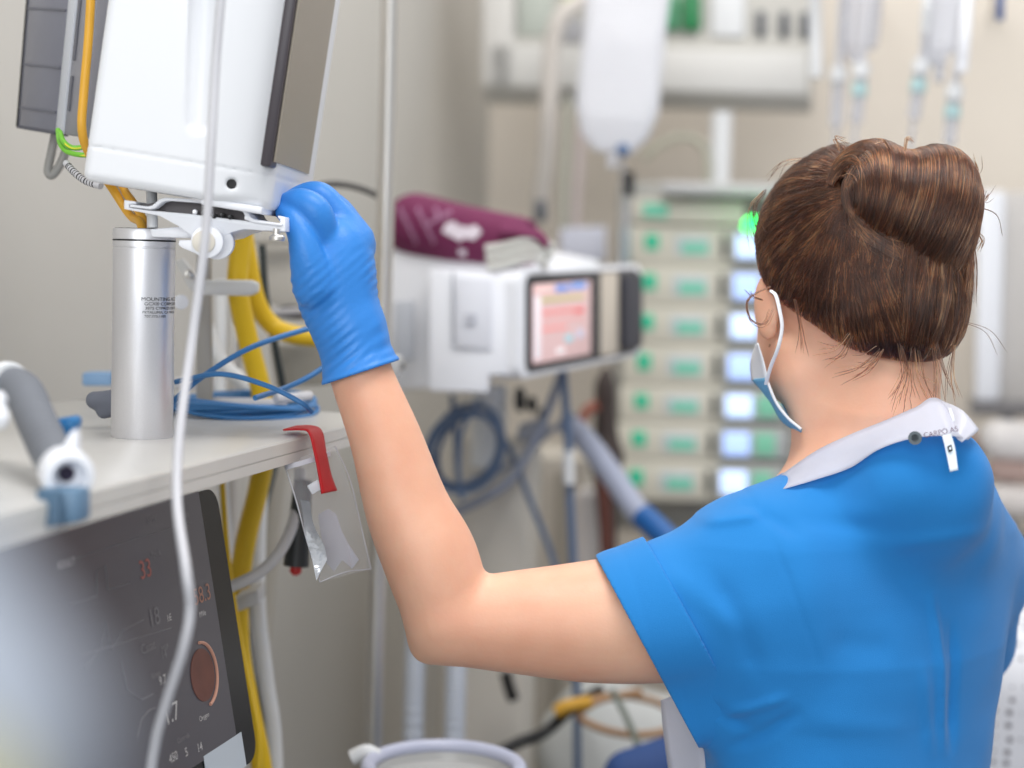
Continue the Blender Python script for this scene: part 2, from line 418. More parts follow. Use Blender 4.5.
def body_sdf(p):
    f = smin(chain(p, fine(ARM), .002), chain(p, fine(FORE), .002), .009)
    f = smin(f, cap(p, P(447, 628, 1.455), P(426, 648, 1.462), R(22, 1.46), R(10, 1.46)), .022)   # elbow point
    f = smin(f, hand_sdf(p, -.003), .01)
    # neck, trapezius, trunk core
    n = cap(p, P(868, 475, 1.53), P(872, 350, 1.55), R(68, 1.53), R(62, 1.55))
    n = smin(n, cap(p, P(818, 470, 1.53), P(792, 350, 1.53), R(12, 1.5), R(10, 1.5)), .022)      # muscle from the ear to the collarbone
    n = smin(n, cap(p, P(905, 475, 1.49), P(892, 380, 1.50), R(34, 1.5), R(26, 1.5)), .03)
    t = stack(p, [(.85, .31, 1.54, .14, .09), (1.2, .31, 1.54, .12, .08), (1.3, .33, 1.53, .12, .07), (1.36, .34, 1.52, .05, .045)], YAW)
    t = smin(t, cap(p, P(880, 520, 1.5), P(770, 585, 1.475), .05, .045), .03)
    t = smin(t, cap(p, P(890, 520, 1.53), RSH, .05, .04), .03)
    f = smin(f, smin(n, t, .03), .02)
    # head: skull, jaw, chin, nose, brow
    h = ell(p, hp(0, -.008, .01), (.073, .094, .108), HAX)
    h = smin(h, ell(p, hp(0, .028, -.072), (.057, .058, .060), HAX), .03)
    h = smin(h, ell(p, hp(0, .066, -.112), (.022, .018, .016), HAX), .02)
    h = smin(h, cap(p, hp(0, .088, .012), hp(0, .106, -.028), .007, .011), .012)
    for sx in (-1, 1):
        h = smin(h, cap(p, hp(sx*.014, .085, .024), hp(sx*.045, .072, .026), .006, .005), .012)
        h = smin(h, ell(p, hp(sx*.062, .01, -.085), (.012, .03, .02), HAX), .03)
        h = smin(h, ell(p, hp(sx*.052, .042, -.045), (.02, .034, .045), HAX), .02)
        h = smax(h, -ell(p, hp(sx*.031, .094, .008), (.015, .012, .010), HAX), .008)
        h = smin(h, ell(p, hp(sx*.031, .078, .008), (.012, .012, .012), HAX), .002)              # eyeball
        # ear, standing out, with its rim hollowed
        e0 = hp(sx*.083, -.0, -.022)
        ea = np.array([nrm(hr*sx*.3+hf*.95), nrm(-hr*sx*.95+hf*.3), hu])
        ear = smax(ell(p, e0, (.016, .0065, .030), ea), -ell(p, e0-ea[1]*-.005+ea[0]*.002, (.009, .006, .02), ea), .003)
        h = smin(h, ear, .006)
    h = smin(h, ell(p, hp(0, .092, -.066), (.022, .008, .009), HAX), .008)                        # lips
    f = smin(f, smin(h, n, .02), .012)
    # right arm folded forward in front of the trunk
    r = smin(cap(p, RSH, REL, .042, .036), cap(p, REL, RWR, .036, .026), .015)
    f = smin(f, smin(r, right_hand(p), .01), .015)
    # legs
    hx, hy = .30, 1.55; cy, sy = math.cos(YAW), math.sin(YAW)
    for s in (-1, 1):
        a = np.array([hx+cy*s*.085, hy+sy*s*.085, .88]); k = np.array([hx+cy*s*.09+.0, hy+sy*s*.09, .47]); an = np.array([hx+cy*s*.09, hy+sy*s*.09, .09])
        l = smin(cap(p, a, k, .075, .05), cap(p, k, an, .05, .034), .02)
        toe = an+np.array([-sy*.14, cy*.14, -.055])
        f = smin(f, smin(l, cap(p, an-UP*.045, toe, .034, .024), .02), .03)
    return f
person = sdf_mesh('person', body_sdf, (-.26, 1.2, .0), (.75, 2.15, 1.72), .003, M_skin)
tag(person, 'woman in blue scrubs with a brown hair bun, gloved hand raised to the mount', 'person')

# ---- glove
def wr(u, v):  # wrist frame for the cuff
    return P(u, v, 1.455)
cuffA, cuffB = P(363, 380, 1.455), P(352, 335, 1.455)
cd = nrm(cuffB-cuffA); HEM0 = P(360, 373, 1.455)
hemn = nrm(P(368, 400, 1.455)-P(360, 373, 1.455))*1.0
hn_ = np.cross(P(398, 361, 1.455)-P(322, 386, 1.455), CO-P(360, 375, 1.455)); hn_ = nrm(hn_); hn_ = hn_ if hn_[2] < 0 else -hn_
def glove_sdf(p):
    f = hand_sdf(p, 0.0)
    w = chain(p, [(352, 335, 1.455, 34), (358, 358, 1.455, 34.5), (362, 374, 1.455, 38.5), (364, 390, 1.455, 41)], .004)
    f = smin(f, w, .012)
    # rolled rim and creases
    d = (p-HEM0)@hn_
    up = p[:, 2]
    t = np.clip((d+.11)/.05, 0, 1)*np.clip((.0-d)/.01, 0, 1)
    x = p@nrm(P(345, 250, 1.45)-P(310, 275, 1.45)); y = p@nrm(np.array([.42, 0, .9]))
    q = p[:, 2]*.72-p[:, 0]*.69
    f = f+t*(.00055*np.sin(q*900+2.6*wob(p, 45, 3))*np.clip(.35+wob(p, 70, 5), 0, 1.2)+0.0006*np.sin(q*520+3*wob(p, 60, 13))*np.clip(.2+wob(p, 55, 6), 0, 1)+.0006*wob(p, 150, 4))
    t2 = np.clip((-.07-d)/.03, 0, 1)
    f = f+t2*.00045*np.sin(q*640+2*wob(p, 50, 8))*np.clip(wob(p, 30, 9), 0, 1)
    f = f-.0012*np.exp(-((d+.002)/.0022)**2)
    f = np.maximum(f, d)
    inner = chain(p, [(352, 335, 1.455, 27), (358, 360, 1.455, 29), (362, 374, 1.455, 36), (368, 398, 1.455, 40)], .004)
    return smax(f, -np.maximum(inner, -(d+.012)), .001)
glove = sdf_mesh('glove', glove_sdf, tuple(P(262, 400, 1.36)-.03), tuple(P(405, 172, 1.54)+.03), .0013, M_glove, person)
glove['label'] = 'bright blue nitrile glove wrinkled at the wrist'

# ---- scrub top
HEMC = P(634, 624, 1.462)
hemN = np.cross(P(668, 690, 1.462)-P(597, 558, 1.462), CO-HEMC); hemN = nrm(hemN); hemN = hemN if hemN[0] < 0 else -hemN
SLA, SLB = P(610, 636, 1.462), P(770, 590, 1.478)
def zz(u, v, d): q = P(u, v, d); return q
TS = []
for v, u, d, a, b in ((1250, 850, 1.55, .185, .125), (1050, 848, 1.55, .18, .13), (900, 846, 1.55, .155, .115), (768, 846, 1.54, .144, .108), (700, 850, 1.54, .156, .108),
                      (640, 852, 1.53, .163, .106), (580, 854, 1.53, .164, .100), (530, 862, 1.53, .155, .088), (490, 876, 1.53, .11, .075), (462, 892, 1.53, .07, .06)):
    q = P(u, v, d); TS.append((q[2], q[0], q[1], a, b))
def sleeve_s(p): return (p-HEMC)@hemN      # >0 beyond the hem
def scrub_outer(p):
    f = stack(p, TS, YAW)
    f = smin(f, cap(p, P(880, 505, 1.50), P(765, 560, 1.47), R(52, 1.5), R(66, 1.47)), .05)
    f = smin(f, cap(p, P(915, 512, 1.47), P(935, 520, 1.50), R(66, 1.47), R(62, 1.5)), .03)     # upper back
    f = smin(f, smin(cap(p, P(850, 518, 1.47), P(900, 482, 1.435), R(28, 1.48), R(42, 1.435)), cap(p, P(900, 482, 1.435), P(942, 478, 1.435), R(42, 1.435), R(42, 1.44)), .01), .05)
    f = smin(f, cap(p, P(930, 520, 1.55), P(958, 575, 1.64), R(58, 1.6), R(58, 1.64)), .05)     # right shoulder
    f = smin(f, cap(p, P(960, 570, 1.64), P(962, 640, 1.72), R(60, 1.64), R(54, 1.7)), .03)     # right sleeve
    return f
def sleeve_outer(p):
    f = cap(p, P(632, 622, 1.462), SLB, R(73, 1.46), R(92, 1.478))
    f = smin(f, cap(p, P(672, 690, 1.462), P(760, 650, 1.478), R(34, 1.46), R(60, 1.478)), .02)
    return smin(f, cap(p, P(688, 722, 1.462), P(742, 700, 1.475), R(25, 1.46), R(45, 1.475)), .02)
def folds(p):
    s = .0016*wob(p, 22, 11)+.0011*wob(p, 45, 12)+.0005*wob(p, 110, 14)
    q = p@nrm(P(985, 740, 1.45)-P(955, 560, 1.45))
    # long soft creases down the right of the back
    for (u0, v0, u1, v1, w, h) in ((948, 590, 972, 768, 6, .0028), (975, 620, 985, 768, 7, -.003), (930, 660, 955, 768, 8, .0016),
                                   (700, 525, 770, 512, 6, .0026), (745, 500, 800, 540, 8, -.0022), (770, 520, 900, 530, 10, -.0015), (880, 545, 1000, 530, 9, .0016),
                                   (690, 700, 760, 730, 7, -.0026), (715, 725, 790, 690, 6, .0022), (735, 760, 800, 705, 7, -.0024), (650, 560, 740, 640, 12, .0016), (700, 560, 760, 690, 10, -.0018),
                                   (820, 640, 900, 650, 14, -.0012), (800, 720, 930, 735, 14, .0013), (855, 470, 800, 500, 8, .0018)):
        a, b = P(u0, v0, 1.42), P(u1, v1, 1.42)
        # distance to the plane through the line and along the view of the surface normal
        ax = nrm(b-a); n = nrm(np.cross(ax, np.array([.3, -.95, .1])))
        d = (p-a)@n; l = (p-a)@ax/np.linalg.norm(b-a)
        s = s-h*np.exp(-(d/R(w, 1.42))**2)*np.clip(l*4, 0, 1)*np.clip((1-l)*4, 0, 1)*(p[:, 1] < 1.55)
    return s*1.5
SEAM_P = P(788, 600, 1.45); seamN = nrm(hemN+np.array([0, 0, .15]))
def scrub_sdf(p):
    body = scrub_outer(p)
    sl = np.maximum(sleeve_outer(p), sleeve_s(p))
    s = (p-SEAM_P)@seamN
    sl = sl+.0015*np.clip(s/.004, 0, 1)
    f = smin(body, sl, .03)
    near = np.exp(-(s/.0025)**2)*np.clip((.02-np.abs(body-sl))/.02, 0, 1)
    f = f+folds(p)+.0012*near
    # hollow behind the sleeve hem, round the arm
    inner = chain(p, [(560, 640, 1.462, 70), (634, 624, 1.462, 70), (690, 616, 1.465, 68)], .004)
    inner = smin(inner, cap(p, P(672, 692, 1.462), P(720, 680, 1.47), R(28, 1.46), R(28, 1.47)), .01)
    return smax(f, -np.maximum(inner, -(sleeve_s(p)+.04)), .002)
scrub = sdf_mesh('scrub_top', scrub_sdf, (.08, 1.2, .78), (.66, 1.9, 1.47), .0026, M_scrub, person)
def cuff_sdf(p):
    s = sleeve_s(p)
    f = sleeve_outer(p)+.0012*wob(p, 30, 21)-.0022
    sh = np.maximum(f, -(f+.0032))
    return np.maximum(np.maximum(sh, s-.0015), -(s+R(50, 1.46))) 
cuff = sdf_mesh('sleeve_cuff', cuff_sdf, (.06, 1.3, 1.04), (.27, 1.6, 1.36), .0016, M_scrub, person)
cuff['label'] = 'turned-up hem of the blue short sleeve'
# trousers and shoes (below the frame)
def trousers_sdf(p):
    hx, hy = .30, 1.55; cy, sy = math.cos(YAW), math.sin(YAW); f = None
    for s in (-1, 1):
        a = np.array([hx+cy*s*.08, hy+sy*s*.08, .86]); b = np.array([hx+cy*s*.09, hy+sy*s*.09, .12])
        g = cap(p, a, b, .098, .062); g = np.maximum(g, .10-p[:, 2])
        f = g if f is None else smin(f, g, .02)
    f = smin(f, stack(p, [(.74, hx, hy, .16, .11), (.95, hx, hy, .15, .105)], YAW), .03)+.002*wob(p, 30, 31)
    return f
sdf_mesh('scrub_trousers', trousers_sdf, (.02, 1.25, .05), (.58, 1.85, 1.0), .006, M_scrub_d, person)
for s in (-1, 1):
    cy, sy = math.cos(YAW), math.sin(YAW); b = np.array([.30+cy*s*.09, 1.55+sy*s*.09, 0]); fw = np.array([-sy, cy, 0])
    def shoe(p, b=b, fw=fw): return np.maximum(smin(cap(p, b+UP*.045-fw*.04, b+UP*.03+fw*.16, .046, .036), cap(p, b+UP*.045, b+UP*.09, .045, .042), .02), .001-p[:, 2])
    sdf_mesh('shoe', shoe, tuple(b+np.array([-.26, -.2, -.01])), tuple(b+np.array([.2, .3, .17])), .004, M_white, person)

# ---- label tab at the back of the neckline
A = [P(942, 436, 1.372), P(945, 448, 1.368), P(950, 472, 1.360)]; B = [P(951, 434, 1.372), P(955, 448, 1.368), P(958, 470, 1.360)]
tb = ribbon('neck_tag', A, B, mat('tag_white', (226, 236, 246), .7), person, .0006); tb['label'] = 'white laundry tag at the back of the collar'
q = Quad(A[0], B[0], B[2], A[2]); prism('tag_mark', [q.at(a, b, .0016) for a, b in ((.25, .33), (.75, .30), (.78, .47), (.3, .5))], q.n*.0005, M_ink, tb)
prism('tag_mark', [q.at(a, b, .0022) for a, b in ((.42, .37), (.6, .36), (.62, .43), (.44, .44))], q.n*.0004, mat('tag_white', (226, 236, 246)), tb)

# ---- plastic apron: collar round the neck and the sheet hanging at the front
A = [P(735, 506, 1.50), P(775, 492, 1.46), P(815, 480, 1.44), P(850, 468, 1.425), P(880, 449, 1.405), P(915, 438, 1.39), P(950, 436, 1.38), P(968, 440, 1.39)]
B = [P(752, 496, 1.52), P(775, 480, 1.50), P(815, 452, 1.47), P(850, 435, 1.445), P(885, 421, 1.43), P(915, 408, 1.425), P(938, 399, 1.43), P(978, 431, 1.42)]
M = [(a+b)/2+nrm(CO-a)*.006 for a, b in zip(A, B)]
ap = ribbon('apron_collar', [a+nrm(CO-a)*.004 for a in A], B, M_apron, person, .0006, 10)
ap['label'] = 'translucent white plastic apron collar turned up round the neck'
A2 = [P(940, 400, 1.428), P(962, 410, 1.40), P(979, 429, 1.39)]; B2 = [P(946, 420, 1.42), P(955, 436, 1.385), P(962, 442, 1.38)]
ribbon('collar_fold', A2, B2, M_apron, ap, .0006, 8)
ribbon('collar_crease', [P(948, 408, 1.385), P(953, 422, 1.372)], [P(951, 408, 1.385), P(955, 421, 1.372)], M_white, ap, .0004)
xd = nrm(P(960, 430, 1.375)-P(925, 437, 1.375)); yd = nrm(np.cross(nrm(CO-P(940, 435, 1.37)), xd))
text('collar_print', 'CARPO AS', .006, P(924, 438, 1.366), xd, yd, mat('collar_ink', (96, 60, 84), .7), ap)
lathe('collar_logo', [(.0055, 0), (.0055, .0004), (.003, .0004), (.003, 0)], P(915, 438, 1.378), CO-P(915, 438, 1.378), mat('logo_grey', (96, 106, 112), .7), ap, 24)
A = [P(661, 700, 1.53), P(664, 735, 1.53), P(672, 790, 1.53), P(690, 900, 1.54)]; B = [P(690, 690, 1.50), P(702, 735, 1.49), P(708, 790, 1.49), P(720, 900, 1.5)]
ribbon('apron_sheet', A, B, M_apron, person, .0006)
def under(p): return np.maximum(stack(p, [(s[0], s[1]-.035, s[2]+.03, s[3]*1.0, s[4]*.9) for s in TS[:6]], YAW), 0*p[:, 0]-1)
# ------------------------------------------------------------------ hair
BC = P(905, 208, 1.482)                     # bun
bx = nrm(P(965, 232, 1.5)-P(840, 192, 1.47)); by = np.cross(UP, bx); by = nrm(by-bx*(by@bx)); bz = np.cross(bx, by)
BAX = np.array([bx, by, bz])
BR = (R(70, 1.482), R(50, 1.482), R(62, 1.482))
def cap_sdf(p):
    f = ell(p, P(857, 250, 1.56), (R(98, 1.56), .105, R(106, 1.56)), HAX)
    f = smin(f, cap(p, P(818, 286, 1.535), P(862, 322, 1.515), R(50, 1.53), R(56, 1.51)), .03)
    f = smin(f, ell(p, P(893, 300, 1.525), (R(68, 1.525), .075, R(88, 1.525)), HAX), .03)
    return f
def bun_sdf(p):
    f = ell(p, BC, BR, BAX)
    # cleft between the two lobes of the roll at the top
    g = smin(ell(p, P(868, 194, 1.49), (R(40, 1.49), R(48, 1.49), R(52, 1.49)), BAX), ell(p, P(928, 214, 1.482), (R(47, 1.48), R(52, 1.48), R(67, 1.48)), BAX), .007)
    g = smin(g, ell(p, P(930, 262, 1.492), (R(36, 1.48), R(34, 1.48), R(52, 1.48)), BAX), .02)
    return smin(f+.008, g, .008)
# hairline: what the cap leaves bare (face and neck)
def hairline(p):
    q = (p-HC)@HAX.T
    x, y, z = q[:, 0], q[:, 1], q[:, 2]
    # the hair's lower rim: z above this height; lower at the nape, rising past the ear to the temple and brow
    t = np.interp(y, [-.14, -.105, -.085, -.06, -.03, -.005, .03, .06, .10], [-.118, -.110, -.090, -.062, -.030, .0, .03, .06, .085])
    return t-z
def hair_base(p):
    f = smax(cap_sdf(p), hairline(p), .012)
    return smin(f, bun_sdf(p)+.002, .006)
M_hairb = mat('hair_base', (34, 18, 11), .8, noise=.3, nscale=30, spec=.1)
hair = sdf_mesh('hair', lambda p: hair_base(p)+.0025, tuple(HC-.2), tuple(HC+.22), .0025, M_hairb, person)
hair['label'] = 'reddish brown hair swept up and rolled into a loose bun'
def project(pts, fn, it=4):
    sh = pts.shape; p = pts.reshape(-1, 3).copy()
    for _ in range(it):
        f = fn(p); e = 1e-3
        g = np.stack([fn(p+np.eye(3)[i]*e)-f for i in range(3)], 1)/e
        g /= np.maximum(np.linalg.norm(g, axis=1, keepdims=True), 1e-6)
        p = p-g*f[:, None]
    return p.reshape(sh), g.reshape(sh)
def smoothcap(p): return smin(cap_sdf(p), bun_sdf(p)+.012, .012)
strands = []
K = 14
tt = np.linspace(0, 1, K)[None, :, None]
# (1) scalp hair: from the hairline up to the tuck under the bun
N = 15000
th = rng.uniform(-math.pi, math.pi, N)                        # angle round the head, 0 = back
th = np.concatenate([th[:N//3], rng.uniform(-2.4, 1.2, N-N//3)])
cols = []
q = np.stack([np.sin(th)*.085, -np.cos(th)*.1, np.zeros(N)], 1)
zt = np.interp(q[:, 1], [-.14, -.105, -.085, -.06, -.03, -.005, .03, .06, .10], [-.118, -.110, -.090, -.062, -.030, .0, .03, .06, .085])
up_ = rng.uniform(0, 1, N)**1.6*.09                           # roots also higher up the scalp
q[:, 2] = zt+.004+up_
S = HC+q@HAX
# tuck curve under and round the bun
ph = np.interp(th, [-math.pi, -1.8, -.9, -.2, .4, 1.0, 2.0, math.pi], [2.1, 1.5, .9, .35, -.2, -.8, -1.6, -2.4])+rng.normal(0, .13, N)
ctr = P(893, 212, 1.50)
T = ctr+bx*(-np.sin(ph)*R(48, 1.5))[:, None]-bz*(np.cos(ph)*R(34, 1.5))[:, None]+rng.normal(0, .003, (N, 3))
T = T+(CO-ctr)/np.linalg.norm(CO-ctr)*.0
path = S[:, None]*(1-tt)+T[:, None]*tt
bow = np.sin(tt*math.pi)
side = np.sign(-th)[:, None, None]
path = path+bow*(hr*.0)[None, None]+bow*rng.normal(0, .004, (N, 1, 3))
path, g = project(path, cap_sdf)
lift = rng.uniform(-.001, .0022, (N, 1, 1))+.0006*np.sin(th*31)[:, None, None]+.0006*np.sin(th*77+1)[:, None, None]
path = path+g*lift*np.clip(tt*6, .1, 1)
strands.append(path)
# (2) the bun: hair rolled over from the crown and tucked in below
N2 = 9000
a = rng.uniform(-.99, .99, N2); ph0 = rng.uniform(.55, 1.5, N2)*math.pi*.5; ln = rng.uniform(1.6, 3.4, N2)
phi = (.9*math.pi-(tt[..., 0]*ln[:, None]+rng.uniform(-.3, .9, N2)[:, None]))
aa = a[:, None]*(1-.12*tt[..., 0])+rng.normal(0, .05, (N2, 1))*tt[..., 0]+.05*np.sin(phi*1.0+a[:, None]*2)
aa = np.clip(aa+(.14*(tt[..., 0]-.4))*(.4+.0*a[:, None]), -.985, .985)
rr = np.sqrt(1-aa**2)
# phi: 0 = towards the camera, pi/2 = up
path = BC+bx*(aa*BR[0])[..., None]-by*(np.cos(phi)*rr*BR[1]*(-1 if by[1] < 0 else 1))[..., None]+bz*(np.sin(phi)*rr*BR[2])[..., None]
path, g = project(path, bun_sdf)
path = path+g*(rng.uniform(-.001, .003, (N2, 1, 1))+.0007*np.sin(a*23+ph0*3)[:, None, None]+.0005*np.sin(a*61+ph0*5)[:, None, None])
strands.append(path)
# (3) long locks dropping from the bun's right side
N3 = 2600
u0 = rng.uniform(915, 972, N3); s0 = np.array([P(u, 215+rng.uniform(-25, 25), 1.44) for u in u0])
s1 = np.array([P(900+(u-915)*.85+rng.normal(0, 3), 320+rng.uniform(-40, 40), 1.45) for u in u0])
path = s0[:, None]*(1-tt)+s1[:, None]*tt+np.sin(tt*6+u0[:, None, None]*.2)*.002
path, g = project(path, smoothcap)
path = path+g*(rng.uniform(.0, .004, (N3, 1, 1))+.0015*np.sin(u0*.5)[:, None, None])
strands.append(path)
# locks curling round the end of the bun by the crown
N4 = 500
ja = rng.normal(0, 1, (N4, 2))
lk = np.array(spline([P(872, 150, 1.46), P(848, 163, 1.452), P(836, 186, 1.452), P(846, 214, 1.455), P(872, 238, 1.452), P(900, 256, 1.45)], 6)); lk = lk[np.linspace(0, len(lk)-1, K).astype(int)]
path = np.repeat(lk[None], N4, 0)+(bx*1.0)[None, None]*(ja[:, :1, None]*.0045)*np.linspace(1.2, .8, K)[None, :, None]+UP[None, None]*(ja[:, 1:, None]*.003)
path, g = project(path, lambda q: np.minimum(bun_sdf(q), cap_sdf(q)))
path = path+g*rng.uniform(.0005, .003, (N4, 1, 1))
strands.append(path)
# (4) nape ends and stray wisps
wisps = []
def wisp(pts, n, jit):
    base = np.array(spline([P(*q) for q in pts], 6))
    base = base[np.linspace(0, len(base)-1, K).astype(int)]
    for _ in range(n):
        j = rng.normal(0, jit, 3); k = rng.normal(0, jit, 3)
        wisps.append(base+j*np.linspace(.3, 1, K)[:, None]+k*np.linspace(0, 1, K)[:, None]**2)
wisp([(900, 345, 1.45), (905, 372, 1.45), (898, 392, 1.44), (893, 402, 1.44)], 11, .005)
wisp([(915, 350, 1.45), (918, 378, 1.45), (928, 398, 1.45)], 10, .005)
wisp([(880, 350, 1.45), (868, 362, 1.45), (852, 366, 1.455)], 16, .006)
wisp([(935, 340, 1.46), (941, 372, 1.46), (945, 396, 1.46)], 10, .005)
wisp([(850, 335, 1.465), (838, 350, 1.465), (822, 352, 1.47)], 9, .005)
wisp([(795, 300, 1.49), (801, 330, 1.485), (803, 352, 1.485)], 7, .002)
wisp([(770, 287, 1.50), (748, 300, 1.50), (750, 320, 1.5), (764, 326, 1.5), (772, 312, 1.5)], 7, .0016)
wisp([(762, 300, 1.50), (752, 296, 1.50), (746, 290, 1.5)], 5, .0014)
wisp([(765, 190, 1.53), (753, 205, 1.53), (754, 225, 1.53), (760, 240, 1.53)], 9, .003)
wisp([(800, 160, 1.53), (782, 165, 1.53), (770, 180, 1.53)], 5, .003)
wisp([(840, 150, 1.48), (836, 138, 1.48), (846, 142, 1.48)], 8, .002)
wisp([(905, 150, 1.46), (908, 138, 1.46), (914, 142, 1.46)], 8, .0016)
wisp([(890, 150, 1.46), (884, 142, 1.46), (876, 142, 1.46)], 8, .0016)
wisp([(972, 180, 1.48), (978, 172, 1.48), (974, 160, 1.48)], 8, .002)
wisp([(972, 195, 1.48), (984, 200, 1.48), (990, 192, 1.48)], 9, .002)
wisp([(972, 205, 1.48), (996, 214, 1.48), (1003, 236, 1.48)], 2, .0012)
wisp([(975, 230, 1.48), (982, 240, 1.48), (978, 250, 1.48)], 9, .002)
wisp([(958, 320, 1.48), (985, 330, 1.48), (998, 352, 1.48)], 2, .002)
wisp([(955, 345, 1.47), (952, 375, 1.47), (956, 398, 1.47)], 7, .003)
wisp([(968, 230, 1.47), (971, 262, 1.47), (966, 300, 1.47)], 30, .003)
strands.append(np.array(wisps))
A = np.concatenate(strands)
nS = len(A)
hc = bpy.data.hair_curves.new('hair_strands')
hc.add_curves([K]*nS)
hc.position_data.foreach_set('vector', A.astype(np.float32).ravel())
rad = np.tile(np.concatenate([np.full(K-3, 1.0), [.85, .6, .25]]), nS)*.00024
at = hc.attributes.get('radius') or hc.attributes.new('radius', 'FLOAT', 'POINT')
at.data.foreach_set('value', rad.astype(np.float32))
def hair_material():
    m = bpy.data.materials.new('hair_strand'); m.use_nodes = True; nt = m.node_tree; b = nt.nodes['Principled BSDF']
    hi = nt.nodes.new('ShaderNodeHairInfo'); r = nt.nodes.new('ShaderNodeValToRGB')
    e = r.color_ramp.elements
    e[0].position = 0; e[0].color = (*lin((18, 8, 5)), 1)
    e[1].position = 1; e[1].color = (*lin((166, 102, 60)), 1)
    x = e.new(.55); x.color = (*lin((43, 21, 12)), 1)
    x = e.new(.85); x.color = (*lin((82, 43, 24)), 1)
    tc = nt.nodes.new('ShaderNodeTexCoord'); no = nt.nodes.new('ShaderNodeTexNoise'); no.inputs['Scale'].default_value = 55
    nt.links.new(tc.outputs['Object'], no.inputs['Vector'])
    ma = nt.nodes.new('ShaderNodeMath'); ma.operation = 'MULTIPLY_ADD'; ma.inputs[1].default_value = .9; ma.inputs[2].default_value = -.18
    nt.links.new(no.outputs['Fac'], ma.inputs[0])
    mb = nt.nodes.new('ShaderNodeMath'); mb.operation = 'MULTIPLY_ADD'; mb.inputs[1].default_value = .72
    nt.links.new(hi.outputs['Random'], mb.inputs[0]); nt.links.new(ma.outputs[0], mb.inputs[2]); nt.links.new(mb.outputs[0], r.inputs[0])
    hb = nt.nodes.new('ShaderNodeBsdfHairPrincipled'); hb.parametrization = 'COLOR'
    hb.inputs['Roughness'].default_value = .22; hb.inputs['Radial Roughness'].default_value = .5
    nt.links.new(r.outputs[0], hb.inputs['Color'])
    nt.links.new(hb.outputs[0], nt.nodes['Material Output'].inputs['Surface'])
    return m
hs = bpy.data.objects.new('hair_strands', hc); C.objects.link(hs); hc.materials.append(hair_material()); hs.parent = hair
hs['kind'] = 'stuff'

# ------------------------------------------------------------------ face mask
def mrow(z, ys, bulge, hw):   # one horizontal row across the face, ear side to ear side
    pts = []
    for k in range(-10, 11):
        t = k/10
        pts.append(hp(t*hw, ys+(bulge-ys)*(1-abs(t)**2.2), z))
    return pts
rows = [(.002, .072, .112, .060), (-.02, .066, .122, .060), (-.045, .06, .120, .060), (-.075, .056, .114, .056), (-.10, .056, .106, .050), (-.118, .058, .096, .040), (-.124, .066, .085, .03)]
def maskpatch(name, rws, m, parent):
    V = []; Fs = []; n = 21
    for rw in rws: V += mrow(*rw)
    for i in range(len(rws)-1):
        for k in range(n-1): Fs.append((i*n+k, i*n+k+1, (i+1)*n+k+1, (i+1)*n+k))
    o = mesh(name, V, Fs, m, parent, True)
    s = o.modifiers.new('s', 'SOLIDIFY'); s.thickness = .0015; s.offset = 0
    return o
fm = maskpatch('face_mask', rows, M_mask_b, person); fm['label'] = 'light blue surgical mask with white ear loops'
# pleated side edge seen beyond the cheek, white at the top and blue down to the chin
e_in = [P(757, 343, 1.515), P(763, 362, 1.515), P(768, 384, 1.515)]; e_out = [P(755, 345, 1.55), P(750, 362, 1.56), P(751, 380, 1.56)]
ribbon('mask_edge', e_in, e_out, M_mask_w, fm, .0012)
b_in = [P(766, 378, 1.512), P(776, 402, 1.508), P(788, 418, 1.505), P(801, 429, 1.50)]; b_out = [P(752, 380, 1.55), P(769, 401, 1.55), P(782, 422, 1.54), P(801, 434, 1.52)]
ribbon('mask_side', b_in, b_out, M_mask_b, fm, .0012)
tube('mask_trim', [b+nrm(CO-b)*.002 for b in b_in], .0013, M_mask_w, fm, seg=6)
loop = [P(771, 291, 1.485), P(776, 296, 1.480), P(780, 312, 1.478), P(782, 328, 1.478), P(778, 348, 1.480), P(771, 366, 1.49), P(766, 384, 1.503)]
tube('ear_loop', loop, .0021, M_mask_w, fm, seg=8, flat=.6)
lp2 = [hp(.088, -.02, .02), hp(.088, -.024, -.02), hp(.078, .005, -.06), hp(.066, .026, -.075)]
tube('ear_loop', lp2, .0021, M_mask_w, fm, seg=8)
# ------------------------------------------------------------------ cart with shelf
ZS = P(307, 435, 1.5)[2]
SA = on_z(307, 435, ZS); SA = SA+E1*.22                       # far corner of the long edge
SL = 1.0; SW = .345
cart = thing('ventilator_cart', 'pale grey laminate shelf cart carrying the aluminium post and the tilted dark display', 'cart', (SA[0]-.25, SA[1]-.5, 0))
def shelfpt(s, t, z=0): return SA-E1*s-E2*t+UP*z              # s toward the camera, t toward the wall
o = prism('shelf', [shelfpt(0, 0, -.022), shelfpt(SL, 0, -.022), shelfpt(SL, SW, -.022), shelfpt(0, SW, -.022)], UP*.022, M_shelf, cart, .0025)
prism('edge_band', [shelfpt(0, -.0008, -.021), shelfpt(SL, -.0008, -.021), shelfpt(SL, -.0008, -.0125), shelfpt(0, -.0008, -.0125)], -E2*.002, M_shelfedge, o)
prism('edge_band', [shelfpt(0, -.0008, -.0115), shelfpt(SL, -.0008, -.0115), shelfpt(SL, -.0008, -.0015), shelfpt(0, -.0008, -.0015)], -E2*.002, M_shelfedge, o)
c = shelfpt(.62, .235, 0); c[2] = (ZS-.03+.16)/2
box('cart_body', c, (.16, .42, ZS-.03-.16), M_white2, cart, .01, ROOM)
c = shelfpt(.55, .18, 0); c[2] = .13
box('cart_base', c, (.36, .62, .06), M_grey, cart, .02, ROOM)
for i, j in ((.3, .03), (.3, .33), (.8, .03), (.8, .33)):
    q = shelfpt(i, j); q[2] = .055
    w_ = cyl('caster', q-E2*.016, q+E2*.016, .054, M_black, cart, 24, .006)
    cyl('caster_fork', q+UP*.03, q+UP*.06, .014, M_steel, w_, 14)

